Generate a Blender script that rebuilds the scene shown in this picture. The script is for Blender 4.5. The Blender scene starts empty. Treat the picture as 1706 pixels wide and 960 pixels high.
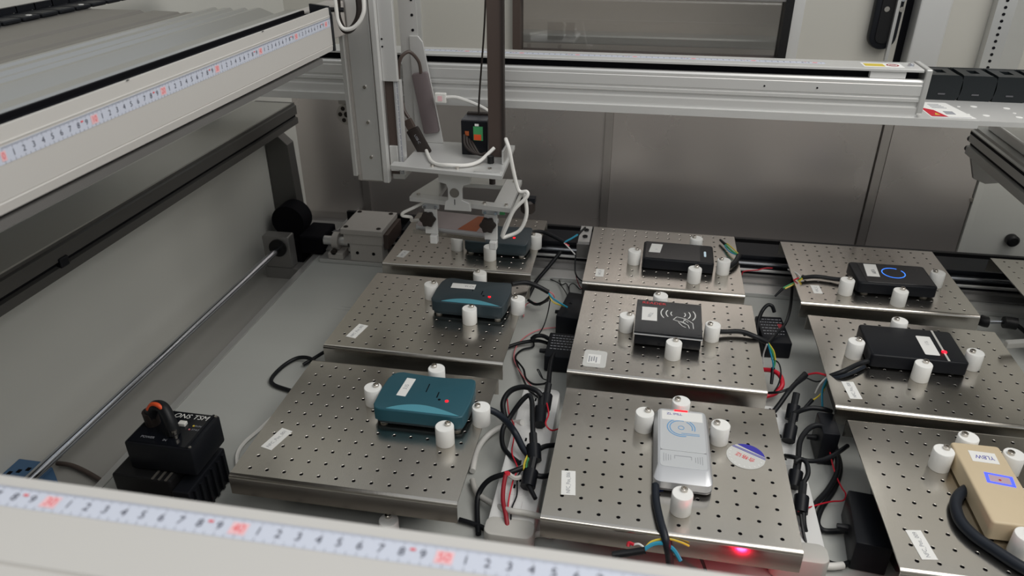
import bpy, bmesh, math, random
from mathutils import Vector, Matrix
random.seed(7)
S = bpy.context.scene
COL = S.collection

# ------------------------------------------------------------------ camera
F = 1235.96
CAM = Vector((0, 0, .794))
MR = (Vector((.98485533, .17337409, -.00118572)), Vector((-.08134643, .468108, .87991912)), Vector((-.15311023, .86649658, -.47512202)))
cd = bpy.data.cameras.new('camera'); cam = bpy.data.objects.new('camera', cd); COL.objects.link(cam)
cd.sensor_width = 36; cd.lens = F / 1706 * 36; cd.clip_start = .01
r, u, f = MR
cam.matrix_world = Matrix(((r.x, u.x, -f.x, CAM.x), (r.y, u.y, -f.y, CAM.y), (r.z, u.z, -f.z, CAM.z), (0, 0, 0, 1)))
cd.dof.use_dof = True; cd.dof.focus_distance = 1.2; cd.dof.aperture_fstop = 9
S.camera = cam

# ------------------------------------------------------------------ light
S.view_settings.view_transform = 'Standard'; S.view_settings.look = 'None'
S.view_settings.exposure = -0.08; S.view_settings.gamma = 1; S.view_settings.use_curve_mapping = False
w = bpy.data.worlds.new('room'); S.world = w; w.use_nodes = True
w.node_tree.nodes['Background'].inputs[0].default_value = (.93, .97, 1, 1)
w.node_tree.nodes['Background'].inputs[1].default_value = .54
def area(name, loc, target, sx, sy, power, col):
    l = bpy.data.lights.new(name, 'AREA'); l.shape = 'RECTANGLE'; l.size = sx; l.size_y = sy; l.energy = power; l.color = col
    o = bpy.data.objects.new(name, l); COL.objects.link(o); o.location = loc
    o.rotation_euler = (Vector(target) - Vector(loc)).to_track_quat('-Z', 'Y').to_euler()
    return o
area('ceiling_light_main', (.95, .55, 1.95), (-.1, .95, 0), 1.5, 1.0, 24, (1, .96, .9))
area('ceiling_light_front', (.2, -1.0, 2.2), (.1, .9, .2), 1.2, .6, 9, (1, .97, .93))

# ------------------------------------------------------------------ helpers
def at(px, py, z):
    d = r * ((px - 853) / F) - u * ((py - 480) / F) + f
    return CAM + d * ((z - CAM.z) / d.z)
MATS = {}
def mat(name, col=(.5, .5, .5), rough=.5, metal=0, emit=0, ecol=None, noise=0, nscale=40, bump=0, bscale=200, stretch=None, spec=.5, coat=0, rvar=0, sss=0):
    if name in MATS: return MATS[name]
    m = bpy.data.materials.new(name); m.use_nodes = True; MATS[name] = m
    nt = m.node_tree; b = nt.nodes['Principled BSDF']
    b.inputs['Base Color'].default_value = (*col, 1); b.inputs['Roughness'].default_value = rough; b.inputs['Metallic'].default_value = metal
    b.inputs['Specular IOR Level'].default_value = spec; b.inputs['Coat Weight'].default_value = coat
    if sss:
        b.inputs['Subsurface Weight'].default_value = sss; b.inputs['Subsurface Radius'].default_value = (.004, .004, .004); b.inputs['Subsurface Scale'].default_value = 1
    if emit:
        b.inputs['Emission Color'].default_value = (*(ecol or col), 1); b.inputs['Emission Strength'].default_value = emit
    if noise or bump or rvar:
        tc = nt.nodes.new('ShaderNodeTexCoord'); mp = nt.nodes.new('ShaderNodeMapping'); nt.links.new(tc.outputs['Object'], mp.inputs[0])
        if stretch: mp.inputs['Scale'].default_value = stretch
        n = nt.nodes.new('ShaderNodeTexNoise'); n.inputs['Scale'].default_value = nscale; n.inputs['Detail'].default_value = 5
        nt.links.new(mp.outputs[0], n.inputs['Vector'])
        if noise:
            mx = nt.nodes.new('ShaderNodeMix'); mx.data_type = 'RGBA'
            mx.inputs[6].default_value = (*[c * (1 - noise) for c in col], 1); mx.inputs[7].default_value = (*[min(1, c * (1 + noise)) for c in col], 1)
            nt.links.new(n.outputs['Fac'], mx.inputs[0]); nt.links.new(mx.outputs[2], b.inputs['Base Color'])
        if rvar:
            mr = nt.nodes.new('ShaderNodeMapRange'); mr.inputs[1].default_value = .3; mr.inputs[2].default_value = .7
            mr.inputs[3].default_value = max(.02, rough - rvar); mr.inputs[4].default_value = min(1, rough + rvar)
            nt.links.new(n.outputs['Fac'], mr.inputs[0]); nt.links.new(mr.outputs[0], b.inputs['Roughness'])
        if bump:
            n2 = nt.nodes.new('ShaderNodeTexNoise'); n2.inputs['Scale'].default_value = bscale; nt.links.new(mp.outputs[0], n2.inputs['Vector'])
            bp = nt.nodes.new('ShaderNodeBump'); bp.inputs['Strength'].default_value = bump; bp.inputs['Distance'].default_value = .001
            nt.links.new(n2.outputs['Fac'], bp.inputs['Height']); nt.links.new(bp.outputs[0], b.inputs['Normal'])
    return m

mat('wall_paint', (.46, .45, .41), .5, noise=.03, nscale=4)
mat('left_paint', (.58, .58, .545), .42, noise=.05, nscale=4, rvar=.06)
mat('table_paint', (.43, .44, .42), .35, noise=.05, nscale=5, stretch=(.3, 3, 1), rvar=.08)  # stretched noise paints shadow and reflection streaks into the table colour
mat('trough', (.34, .335, .32), .33, metal=.3, noise=.06, nscale=8)
mat('steel_wall', (.56, .525, .505), .30, metal=.75, noise=.05, nscale=3, rvar=.05)
mat('steel_strip', (.50, .47, .45), .35, metal=.85)
mat('plate_steel', (.60, .57, .525), .21, metal=1, noise=.035, nscale=9, rvar=.05, bump=.05, bscale=500, stretch=(1, .25, 1))
mat('bracket_steel', (.17, .165, .16), .4, metal=.8)
mat('alu', (.66, .66, .65), .36, metal=.75, noise=.02, nscale=20)
mat('alu_light', (.65, .65, .64), .42, metal=.5, noise=.02, nscale=12)
mat('beam_white', (.61, .595, .57), .42, metal=.25, noise=.015, nscale=10)
mat('alu_dark', (.26, .255, .25), .4, metal=.7, noise=.05, nscale=15)
mat('alu_mid', (.40, .40, .385), .4, metal=.6)
mat('olive_sheet', (.36, .355, .33), .45, metal=.3)
mat('alu_body', (.55, .55, .54), .28, metal=1, noise=.02, nscale=20)
mat('alu_brown', (.24, .225, .205), .4, metal=.7, noise=.06, nscale=30)
mat('profile_dark', (.10, .098, .093), .4, metal=.4)
mat('cast_grey', (.46, .435, .41), .5, metal=.3, noise=.03, nscale=60)
mat('black', (.009, .009, .010), .45, spec=.25)
mat('chain_black', (.010, .013, .015), .42, spec=.25)
mat('black_gloss', (.006, .007, .010), .12, spec=.4)
mat('black_satin', (.009, .010, .013), .38, spec=.18)
mat('black_rubber', (.009, .010, .012), .42, spec=.25)
mat('navy_rubber', (.012, .016, .024), .4, spec=.3)
mat('slot_black', (.005, .005, .007), .7, spec=.1)
mat('brown_strap', (.062, .043, .036), .5)
mat('brown_dark', (.028, .022, .020), .5, spec=.25)
mat('mauve', (.17, .14, .145), .4, metal=.2)
mat('mauve_light', (.36, .30, .31), .3)
mat('pom', (.86, .86, .84), .38, sss=.25)
mat('screw', (.55, .52, .48), .25, metal=1)
mat('chrome', (.55, .57, .62), .16, metal=1)
mat('sticker', (.80, .80, .78), .5)
mat('sticker_clear', (.60, .60, .58), .25)
mat('tape', (.56, .595, .69), .4)
mat('ink', (.06, .065, .095), .6)
mat('ink_grey', (.30, .31, .34), .6)
mat('ink_red', (.75, .06, .07), .6)
mat('tape_pink', (.80, .50, .53), .5)
mat('teal', (.018, .085, .115), .33, noise=.08, nscale=15, rvar=.04)
mat('teal_grey', (.024, .040, .050), .33, noise=.06, nscale=15)
mat('teal_light', (.085, .30, .38), .35)
mat('silver_plastic', (.56, .57, .59), .33, metal=.5)
mat('silver_panel', (.60, .62, .64), .33, metal=.25)
mat('grey_dark', (.10, .10, .11), .35, metal=.4)
mat('beige', (.60, .49, .33), .5, noise=.03, nscale=30)
mat('white_plastic', (.68, .68, .67), .42)
mat('cable_white', (.72, .71, .68), .45)
mat('cable_grey', (.50, .49, .46), .5)
mat('red', (.55, .012, .03), .4)
mat('red_dark', (.28, .01, .02), .45)
mat('pink', (.62, .18, .2), .45)
mat('pale_pink', (.50, .36, .42), .5)
mat('orange_red', (.75, .09, .02), .5)
mat('orange', (.36, .085, .022), .45)
mat('green', (.06, .32, .12), .4)
mat('cyan', (.02, .27, .42), .4)
mat('yellow', (.65, .5, .05), .4)
mat('blue', (.035, .09, .45), .5)
mat('indigo', (.04, .035, .36), .5)
mat('blue_plastic', (.055, .13, .25), .45)
mat('pale_blue', (.16, .36, .62), .4)
mat('red_led', (.9, .02, .03), .4, emit=4, ecol=(1, .0, .004))
mat('red_led_strong', (.9, .02, .03), .4, emit=6, ecol=(1, .0, .008))
mat('blue_led', (.03, .12, .6), .4, emit=1.6, ecol=(.03, .2, .9))
mat('blue_led_bright', (.05, .08, .9), .4, emit=1.3, ecol=(.06, .09, 1))
mat('ice_led', (.5, .62, .7), .4, emit=.35, ecol=(.5, .65, .75))
mat('window_back', (.72, .66, .61), .6, noise=.05, nscale=3)
def glass_mat():
    m = bpy.data.materials.new('window_glass'); m.use_nodes = True; nt = m.node_tree; nt.nodes.clear()
    o = nt.nodes.new('ShaderNodeOutputMaterial'); t = nt.nodes.new('ShaderNodeBsdfTransparent'); g = nt.nodes.new('ShaderNodeBsdfGlossy'); x = nt.nodes.new('ShaderNodeMixShader')
    t.inputs[0].default_value = (.86, .86, .85, 1); g.inputs['Roughness'].default_value = .03; x.inputs[0].default_value = .16
    nt.links.new(t.outputs[0], x.inputs[1]); nt.links.new(g.outputs[0], x.inputs[2]); nt.links.new(x.outputs[0], o.inputs[0]); MATS['window_glass'] = m
glass_mat()

def thing(name, label, cat, loc=(0, 0, 0), rz=0, group=None):
    o = bpy.data.objects.new(name, None); COL.objects.link(o); o.location = loc; o.rotation_euler = (0, 0, rz); o.empty_display_size = .02
    o['label'] = label; o['category'] = cat
    if group: o['group'] = group
    return o
def root_of(p):
    while p.parent: p = p.parent
    return p
def obj(name, bm, material, parent=None, world=False, smooth=False, label=None):
    """one mesh object. world=True: vertices are in world space and get moved into the root's space"""
    if parent is not None and world:
        q = root_of(parent); mw = Matrix.Translation(q.location) @ Matrix.Rotation(q.rotation_euler.z, 4, 'Z') if q.type == 'EMPTY' else Matrix.Identity(4)
        bm.transform(mw.inverted())
    me = bpy.data.meshes.new(name); bm.normal_update(); bm.to_mesh(me); bm.free()
    if smooth:
        me.shade_smooth()
        me.set_sharp_from_angle(angle=math.radians(40))
    mats = material if isinstance(material, (list, tuple)) else [material]
    for k in mats: me.materials.append(MATS[k])
    o = bpy.data.objects.new(name, me); COL.objects.link(o)
    if parent is not None: o.parent = parent
    if label: o['label'] = label
    return o
def tag(o, label, cat, group=None):
    o['label'] = label; o['category'] = cat
    if group: o['group'] = group
    return o
def struct(o): o['kind'] = 'structure'; return o
def B(): return bmesh.new()
def box(bm, x0, x1, y0, y1, z0, z1, bev=0, seg=2):
    v = [bm.verts.new(p) for p in ((x0, y0, z0), (x1, y0, z0), (x1, y1, z0), (x0, y1, z0), (x0, y0, z1), (x1, y0, z1), (x1, y1, z1), (x0, y1, z1))]
    fs = [bm.faces.new([v[i] for i in q]) for q in ((3, 2, 1, 0), (4, 5, 6, 7), (0, 1, 5, 4), (1, 2, 6, 5), (2, 3, 7, 6), (3, 0, 4, 7))]
    if bev:
        es = list({e for q in fs for e in q.edges})
        bmesh.ops.bevel(bm, geom=es, offset=bev, segments=seg, profile=.5, affect='EDGES')
    return bm
def bx(*a, **k): return box(B(), *a, **k)
def prism(bm, poly, a, b, axis='x', bev=0, seg=2, capbev=None):
    """extrude a 2D outline. axis x: poly=(y,z); axis y: poly=(x,z); axis z: poly=(x,y)"""
    def P(p, t): return (t, p[0], p[1]) if axis == 'x' else ((p[0], t, p[1]) if axis == 'y' else (p[0], p[1], t))
    A = [bm.verts.new(P(p, a)) for p in poly]; C = [bm.verts.new(P(p, b)) for p in poly]
    n = len(poly); fs = [bm.faces.new(A), bm.faces.new(C[::-1])]
    for i in range(n): fs.append(bm.faces.new((A[i], C[i], C[(i + 1) % n], A[(i + 1) % n])))
    bmesh.ops.recalc_face_normals(bm, faces=fs)
    if bev:
        es = fs[1].edges[:] if capbev == 'b' else list({e for q in fs[:2] for e in q.edges})
        bmesh.ops.bevel(bm, geom=es, offset=bev, segments=seg, profile=.5, affect='EDGES')
    return bm
def pr(*a, **k): return prism(B(), *a, **k)
def frame(d):
    d = d.normalized(); a = Vector((0, 0, 1)) if abs(d.z) < .9 else Vector((1, 0, 0))
    s = d.cross(a).normalized(); return s, s.cross(d).normalized()
def cyl(bm, p0, p1, r0, r1=None, n=16, cap=True):
    p0 = Vector(p0); p1 = Vector(p1); r1 = r0 if r1 is None else r1; s, t = frame(p1 - p0); rings = []
    for p, rr in ((p0, r0), (p1, r1)): rings.append([bm.verts.new(p + (s * math.cos(2 * math.pi * i / n) + t * math.sin(2 * math.pi * i / n)) * rr) for i in range(n)])
    fs = [bm.faces.new((rings[0][i], rings[0][(i + 1) % n], rings[1][(i + 1) % n], rings[1][i])) for i in range(n)]
    if cap: fs += [bm.faces.new(rings[0][::-1]), bm.faces.new(rings[1])]
    bmesh.ops.recalc_face_normals(bm, faces=fs); return bm
def lathe(bm, c, prof, n=24):
    """profile (r, z) about vertical axis through c"""
    rings = []
    for rr, z in prof:
        if rr < 1e-6: rings.append([bm.verts.new((c[0], c[1], c[2] + z))])
        else: rings.append([bm.verts.new((c[0] + rr * math.cos(2 * math.pi * i / n), c[1] + rr * math.sin(2 * math.pi * i / n), c[2] + z)) for i in range(n)])
    fs = []
    for A, C in zip(rings, rings[1:]):
        for i in range(n):
            j = (i + 1) % n
            if len(A) == 1: fs.append(bm.faces.new((A[0], C[j], C[i]))) if len(C) > 1 else None
            elif len(C) == 1: fs.append(bm.faces.new((A[i], A[j], C[0])))
            else: fs.append(bm.faces.new((A[i], A[j], C[j], C[i])))
    bmesh.ops.recalc_face_normals(bm, faces=[q for q in fs if q]); return bm
def smooth_path(P, sub=6):
    P = [Vector(p) for p in P]
    if len(P) == 2: return P
    out = []
    for i in range(len(P) - 1):
        a = P[max(i - 1, 0)]; b = P[i]; c = P[i + 1]; d = P[min(i + 2, len(P) - 1)]
        for k in range(sub):
            t = k / sub
            out.append(.5 * (2 * b + (c - a) * t + (2 * a - 5 * b + 4 * c - d) * t * t + (3 * b - a - 3 * c + d) * t ** 3))
    return out + [P[-1]]
def tube(bm, P, rad, n=8, sub=6, flat=None):
    Q = smooth_path(P, sub); rings = []; s = None
    for i, p in enumerate(Q):
        d = (Q[min(i + 1, len(Q) - 1)] - Q[max(i - 1, 0)])
        if d.length < 1e-9: d = Vector((0, 1, 0))
        d.normalize()
        if s is None: s, _ = frame(d)
        s = (s - d * s.dot(d)); s = s.normalized() if s.length > 1e-6 else frame(d)[0]
        t = s.cross(d)
        rings.append([bm.verts.new(p + s * math.cos(2 * math.pi * k / n) * rad + t * math.sin(2 * math.pi * k / n) * rad) for k in range(n)])
    fs = []
    for A, C in zip(rings, rings[1:]):
        for k in range(n): fs.append(bm.faces.new((A[k], A[(k + 1) % n], C[(k + 1) % n], C[k])))
    fs += [bm.faces.new(rings[0][::-1]), bm.faces.new(rings[-1])]
    bmesh.ops.recalc_face_normals(bm, faces=fs); return bm
def rrect(x0, x1, y0, y1, rad, n=5):
    out = []
    for cx, cy, a0 in ((x1 - rad, y1 - rad, 0), (x0 + rad, y1 - rad, 90), (x0 + rad, y0 + rad, 180), (x1 - rad, y0 + rad, 270)):
        for k in range(n + 1):
            a = math.radians(a0 + 90 * k / n); out.append((cx + rad * math.cos(a), cy + rad * math.sin(a)))
    return out
def arcband(bm, c, r0, r1, a0, a1, z, h=.0003, n=20, sy=1):
    """flat ring sector lying in xy, thickness h"""
    o = []; i_ = []
    for k in range(n + 1):
        a = math.radians(a0 + (a1 - a0) * k / n)
        o.append((c[0] + r1 * math.cos(a), c[1] + r1 * math.sin(a) * sy)); i_.append((c[0] + r0 * math.cos(a), c[1] + r0 * math.sin(a) * sy))
    for k in range(n):
        prism(bm, [o[k], o[k + 1], i_[k + 1], i_[k]], z, z + h, 'z')
    return bm
GLY = {}
def glyph(s):
    if s not in GLY:
        cu = bpy.data.curves.new('glyph', 'FONT'); cu.body = s; cu.align_x = 'CENTER'; cu.align_y = 'CENTER'; cu.resolution_u = 3
        o = bpy.data.objects.new('glyph', cu); COL.objects.link(o); dg = bpy.context.evaluated_depsgraph_get()
        me = o.evaluated_get(dg).to_mesh(); GLY[s] = ([tuple(v.co) for v in me.vertices], [tuple(p.vertices) for p in me.polygons])
        o.evaluated_get(dg).to_mesh_clear(); bpy.data.objects.remove(o); bpy.data.curves.remove(cu)
    return GLY[s]
def text(bm, s, c, right, up, size, sx=1):
    V, Fc = glyph(s); c = Vector(c); right = Vector(right).normalized(); up = Vector(up).normalized()
    vs = [bm.verts.new(c + right * v[0] * size * sx + up * v[1] * size) for v in V]
    for q in Fc:
        try: bm.faces.new([vs[i] for i in q])
        except ValueError: pass
    return bm
def quadpatch(bm, c, right, up, wx, hy, t=.0002):
    c = Vector(c); right = Vector(right).normalized(); up = Vector(up).normalized(); n = right.cross(up)
    v = [bm.verts.new(c + right * a * wx / 2 + up * b * hy / 2 + n * k) for k in (0, t) for a, b in ((-1, -1), (1, -1), (1, 1), (-1, 1))]
    fs = [bm.faces.new([v[i] for i in q]) for q in ((3, 2, 1, 0), (4, 5, 6, 7), (0, 1, 5, 4), (1, 2, 6, 5), (2, 3, 7, 6), (3, 0, 4, 7))]
    bmesh.ops.recalc_face_normals(bm, faces=fs); return bm

# ------------------------------------------------------------------ the setting
PT = .09           # plate tops above the table
struct(obj('floor', bx(-.752, 1.6, -.1, 1.80, -.03, 0), 'table_paint'))
fl = struct(obj('trim_1', bx(-.92, -.754, -.1, 1.80, -.05, -.028), 'trough'))
for p in ((320, 643), (296, 668), (195, 777), (352, 616)):
    c = at(*p, -.028); obj('screw', lathe(B(), (min(c.x, -.765), c.y, -.028), [(.0045, 0), (.0045, .002), (.002, .0035), (0, .0035)], 10), 'screw', fl)
struct(obj('trim_3', bx(-.752, 1.35, 1.702, 1.80, .0003, .003), 'brown_dark'))
struct(obj('trim_2', bx(-.766, -.7525, -.1, 1.80, -.028, .002), 'alu'))
struct(obj('wall_left', bx(-.95, -.90, -.3, 1.86, -.06, 1.25), 'left_paint'))
wb = struct(obj('wall_back', bx(-.95, .80, 1.815, 1.84, -.06, .43), 'steel_strip'))
for x0, x1 in ((-.90, -.728), (-.708, -.086), (-.066, .548), (.574, .782)):
    obj('panel', bx(x0, x1, 1.803, 1.815, .0, .43), 'steel_wall', wb)
for xc in (-.718, -.076, .561):
    obj('divider_strip', bx(xc - .0095, xc + .0095, 1.797, 1.815, .0, .43), 'steel_strip', wb)
for p in ((1620, 333), (487, 264)):
    d = (r * ((p[0] - 853) / F) - u * ((p[1] - 480) / F) + f); c = CAM + d * (1.80 / d.y)
    obj('screw', cyl(B(), (c.x, 1.804, c.z), (c.x, 1.799, c.z), .005, n=10), 'screw', wb)
struct(obj('shade_wall_front', bx(-.95, 1.62, .02, .05, -.06, .43), 'left_paint'))  # unseen wall added to block low light from the front
struct(obj('shade_wall_side', bx(1.6, 1.62, .05, 1.66, -.06, .80), 'left_paint'))  # added out of view, shuts off side light for deeper contrast
wu = struct(obj('wall_upper', bx(-.95, -.318, 1.83, 1.86, .43, 1.25), 'wall_paint'))
obj('panel', bx(.311, .545, 1.83, 1.86, .43, 1.25), 'wall_paint', wu)
obj('panel', bx(-.318, .311, 1.83, 1.86, .86, 1.25), 'wall_paint', wu)
obj('edge_channel', bx(.545, .562, 1.835, 1.86, .43, 1.25), 'slot_black', wu, label='black channel beside the door handle')
obj('door_post', bx(.562, .626, 1.79, 1.86, .43, 1.25, bev=.004), 'alu_light', wu)
obj('door_edge', bx(.311, .336, 1.824, 1.8299, .43, 1.25), 'alu_light', wu)
obj('panel_rib', bx(-.56, -.545, 1.822, 1.83, .43, 1.25), 'alu_light', wu)
bm = B(); box(bm, .320, .3235, 1.816, 1.824, .43, 1.25); obj('seam_rail', bm, 'alu_dark', wu)
for p in ((1331, 84), (1331, 3)):
    d = (r * ((p[0] - 853) / F) - u * ((p[1] - 480) / F) + f); c = CAM + d * (1.82 / d.y)
    obj('screw', lathe(B(), (0, 0, 0), [(.0085, 0), (.008, .003), (.004, .006), (0, .0065)], 12), 'chrome', wu, smooth=True)
    o = wu.children[-1]; o.rotation_euler = (math.pi / 2, 0, 0); o.location = (c.x + .004, 1.824, c.z)
wr = struct(obj('wall_right', pr([(.628, 1.84), (.628, 1.80), (.80, 1.803), (1.7, 1.66), (1.7, 1.84)], .43, 1.25, 'z'), 'wall_paint'))
# perforated slotted strip on the right wall
def wy(x): return 1.803 - (x - .80) * .143 / .9 if x > .8 else 1.80 + (x - .628) * .003 / .172
bm = B(); x0, x1 = .705, .742
prism(bm, [(x0, 1.80), (x0, 1.775), (x1, 1.775), (x1 + .05, 1.80)], .43, 1.25, 'z'); obj('slotted_strip', bm, 'alu', wr)
bm = B()
for k in range(40): cyl(bm, (.722, 1.7755, .44 + k * .0135), (.722, 1.774, .44 + k * .0135), .0032, n=8)
o = obj('slot_hole', bm, 'slot_black', wr); o['kind'] = 'stuff'
# right lower light panel
obj('lower_panel', pr([(.786, 1.84), (.786, 1.798), (.80, 1.798), (1.69, 1.655), (1.69, 1.84)], 0, .4299, 'z'), 'left_paint', wr)
# window in the upper wall
wn = struct(obj('window_1', bx(-.318, -.300, 1.812, 1.86, .43, .86), 'brown_strap'))
obj('window_frame', bx(.293, .311, 1.812, 1.86, .43, .86), 'black', wn)
obj('window_frame', bx(-.300, .293, 1.815, 1.86, .43, .448), 'brown_strap', wn)
obj('window_frame', bx(-.300, .293, 1.815, 1.86, .572, .578), 'alu_dark', wn)
obj('window_pane', bx(-.300, .293, 1.838, 1.842, .448, .86), 'window_glass', wn)
struct(obj('wall_beyond_window', bx(-.8, .8, 2.10, 2.12, .2, 1.25), 'window_back'))
wrail = thing('distant_rail', 'blurred grey metal rail seen through the window behind the back beam', 'rail', (0, 2.02, .30))
obj('rail_body', bx(-.7, .7, 2.0, 2.06, .435, .46, bev=.006), 'alu_light', wrail, world=True)
obj('rail_lip', bx(-.7, .7, 1.99, 2.03, .405, .417), 'alu_dark', wrail, world=True)
obj('rail_edge', bx(-.7, .7, 1.985, 2.0, .392, .398), 'alu', wrail, world=True)
# door handle
dh = thing('door_handle', 'long black rounded latch handle on the pale door panel', 'door handle', (.505, 1.83, .47))
obj('backplate', pr(rrect(.478, .535, .478, .68, .027, 6), 1.83, 1.806, 'y', bev=.004), 'black_satin', dh, world=True, smooth=True)
obj('grip', pr(rrect(.490, .520, .492, .66, .014, 6), 1.806, 1.803, 'y'), 'black', dh, world=True)
obj('latch_bar', bx(.517, .524, 1.794, 1.806, .455, .70, bev=.001), 'alu', dh, world=True)
for xx in (.501, .531): obj('screw', cyl(B(), (xx, 1.8065, .563), (xx, 1.8015, .563), .0055, n=12), 'screw', dh, world=True)
obj('screw', cyl(B(), (.529, 1.8065, .585), (.529, 1.80, .585), .006, n=12), 'chrome', dh, world=True)

# ------------------------------------------------------------------ ruler tape
def ruler(parent, origin, right, up, n0, n1, wid, skip=(), mark=True):
    """tape with centimetre numbers; origin = centre line at number n0"""
    right = Vector(right); up = Vector(up); nrm = right.cross(up); O = Vector(origin)
    L = (n1 - n0 + 1.2) * .01
    bm = quadpatch(B(), O + right * ((n1 - n0) * .005), right, up, L, wid, .0003)
    t = obj('ruler_tape', bm, 'tape', parent, world=True, label='pale blue centimetre tape')
    dg = B(); rd = B(); hl = B(); e = nrm * .0006; e2 = nrm * .00045
    for n in range(n0, n1 + 1):
        c = O + right * ((n - n0) * .01)
        if n % 10 == 0:
            quadpatch(hl, c + e2 - up * .0004, right, up, .0085 if n else .005, .0072, .0001)
            text(rd, str(n), c + e - up * .0004, right, up, .0072, .85)
        else:
            text(dg, str(n % 10), c + e - up * .0004, right, up, .0068)
        if n % 10 == 8: quadpatch(rd, c + e + right * .0048 + up * .0017, right, up, .0026, .0012, .0001)
        for k in range(10):
            h = .0028 if k == 0 else (.0022 if k == 5 else .0014)
            quadpatch(dg, c + e2 + right * (k * .001) + up * (wid / 2 - h / 2), right, up, .00016, h, .0001)
            if k % 5 == 0: quadpatch(dg, c + e2 + right * (k * .001) - up * (wid / 2 - h * .35), right, up, .00016, h * .7, .0001)
    obj('tape_digits', dg, 'ink', t, world=True); obj('tape_highlight', hl, 'tape_pink', t, world=True); obj('tape_tens', rd, 'ink_red', t, world=True)
    return t

# ------------------------------------------------------------------ front beam (nearest the camera)
fb = thing('front_beam', 'white beam with a blue ruler tape across the bottom foreground', 'beam', (0, .17, .44))
obj('beam_body', pr([(.243, .520), (.2415, .527), (.1925, .527), (.1915, .5255), (.1905, .527), (.105, .527), (.10, .52), (.10, .44), (.243, .44)], -1.0, .62, 'x'), 'beam_white', fb, world=True)
obj('beam_foot', bx(-.98, .60, .12, .22, .40, .44), 'alu', fb, world=True)
ruler(fb, (-.3116, .2285, .527), (1, 0, 0), (0, 1, 0), 26, 66, .0125)
obj('end_cap', bx(.62, .628, .10, .243, .44, .527), 'alu', fb, world=True)

# ------------------------------------------------------------------ back beam
bb = thing('back_beam', 'silver linear rail module spanning the back above the benches', 'beam', (-.1, 1.365, .457))
X0, X1 = -.86, .447
obj('rail_body', pr([(1.318, .457), (1.318, .472), (1.322, .474), (1.322, .480), (1.318, .482), (1.318, .487), (1.3195, .488), (1.3195, .491), (1.318, .492), (1.318, .508), (1.3185, .509), (1.318, .510), (1.318, .514), (1.321, .517), (1.33, .517), (1.345, .511), (1.40, .511), (1.408, .508), (1.408, .457)], X0, X1, 'x'), 'alu_light', bb, world=True)
obj('slot_belt', bx(X0, X1 - .004, 1.336, 1.376, .511, .529), 'slot_black', bb, world=True)
obj('top_cover', pr([(1.320, .5292), (1.320, .5325), (1.323, .5335), (1.378, .5335), (1.386, .530), (1.386, .527), (1.378, .5292)], X0, X1 - .002, 'x'), 'alu_light', bb, world=True)
ruler(bb, (-.42, 1.348, .5336), (1, 0, 0), (0, 1, 0), 10, 81, .013)
obj('carriage_block', bx(.365, .42, 1.324, 1.335, .5175, .529), 'white_plastic', bb, world=True)
obj('end_cap', bx(X1, X1 + .010, 1.316, 1.388, .462, .535, bev=.002), 'alu', bb, world=True)
obj('end_bracket', bx(X1 - .012, X1 + .004, 1.322, 1.40, .457, .4685), 'alu', bb, world=True)
obj('cover_screw', lathe(B(), (.432, 1.35, .5335), [(.005, 0), (.0048, .003), (.002, .0045), (0, .0045)], 12), 'chrome', bb, world=True, smooth=True)
for xx in (.20, .285): obj('set_screw', cyl(B(), (xx, 1.3185, .499), (xx, 1.3172, .499), .0016, n=8), 'slot_black', bb, world=True)
st = obj('caution_sticker', bx(.355, .418, 1.332, 1.364, .5335, .5339), 'sticker', bb, world=True, label='white caution sticker with yellow field')
obj('yellow_field', bx(.358, .389, 1.336, 1.356, .5339, .5342), 'yellow', st, world=True)
bm = B(); arcband(bm, (.403, 1.348), .0075, .010, 0, 360, .5339); box(bm, .398, .408, 1.346, 1.350, .5339, .5342); obj('red_mark', bm, 'red_dark', st, world=True)
# mounting plate below and its label, chain on top
mp = thing('mounting_plate', 'long flat aluminium plate carrying the back beam and cable chain', 'plate', (0, 1.42, .447))
obj('plate_sheet', pr([(-.86, 1.312), (1.0, 1.312), (1.0, 1.53), (.46, 1.53), (.44, 1.42), (-.86, 1.42)], .449, .457, 'z'), 'alu_light', mp, world=True)
obj('front_lip', bx(-.86, .545, 1.3115, 1.316, .444, .4569), 'alu_light', mp, world=True)
for p in ((1597, 178), (1622, 178), (1677, 181), (1643, 193), (1698, 196), (1613, 191), (1690, 189)):
    c = at(*p, .457); rr = .0055 if p[0] in (1622, 1677, 1643, 1698) else .0028
    obj('plate_hole', cyl(B(), (c.x, c.y, .4571), (c.x, c.y, .4576), rr, n=14), 'sticker', mp, world=True)
lb = obj('warning_label', pr([(.475, 1.325), (.545, 1.325), (.528, 1.425), (.472, 1.425)], .457, .4574, 'z'), 'sticker', mp, world=True, label='white warning label with red corner')
obj('red_field', pr([(.477, 1.328), (.503, 1.328), (.492, 1.37), (.475, 1.385)], .4574, .4577, 'z'), 'red', lb, world=True)
obj('yellow_mark', pr([(.485, 1.338), (.493, 1.338), (.489, 1.352)], .4577, .4579, 'z'), 'yellow', lb, world=True)
bm = B()
for k in range(4): box(bm, .494, .518 - k * .002, 1.385 + k * .008, 1.388 + k * .008, .4574, .4577)
box(bm, .505, .52, 1.345, 1.365, .4574, .4577); box(bm, .478, .538, 1.3265, 1.328, .4574, .4577); obj('label_print', bm, 'ink_grey', lb, world=True)
ch = thing('cable_chain', 'black segmented cable chain on the plate right of the back beam', 'cable chain', (.7, 1.48, .457))
lx = .497
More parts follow.
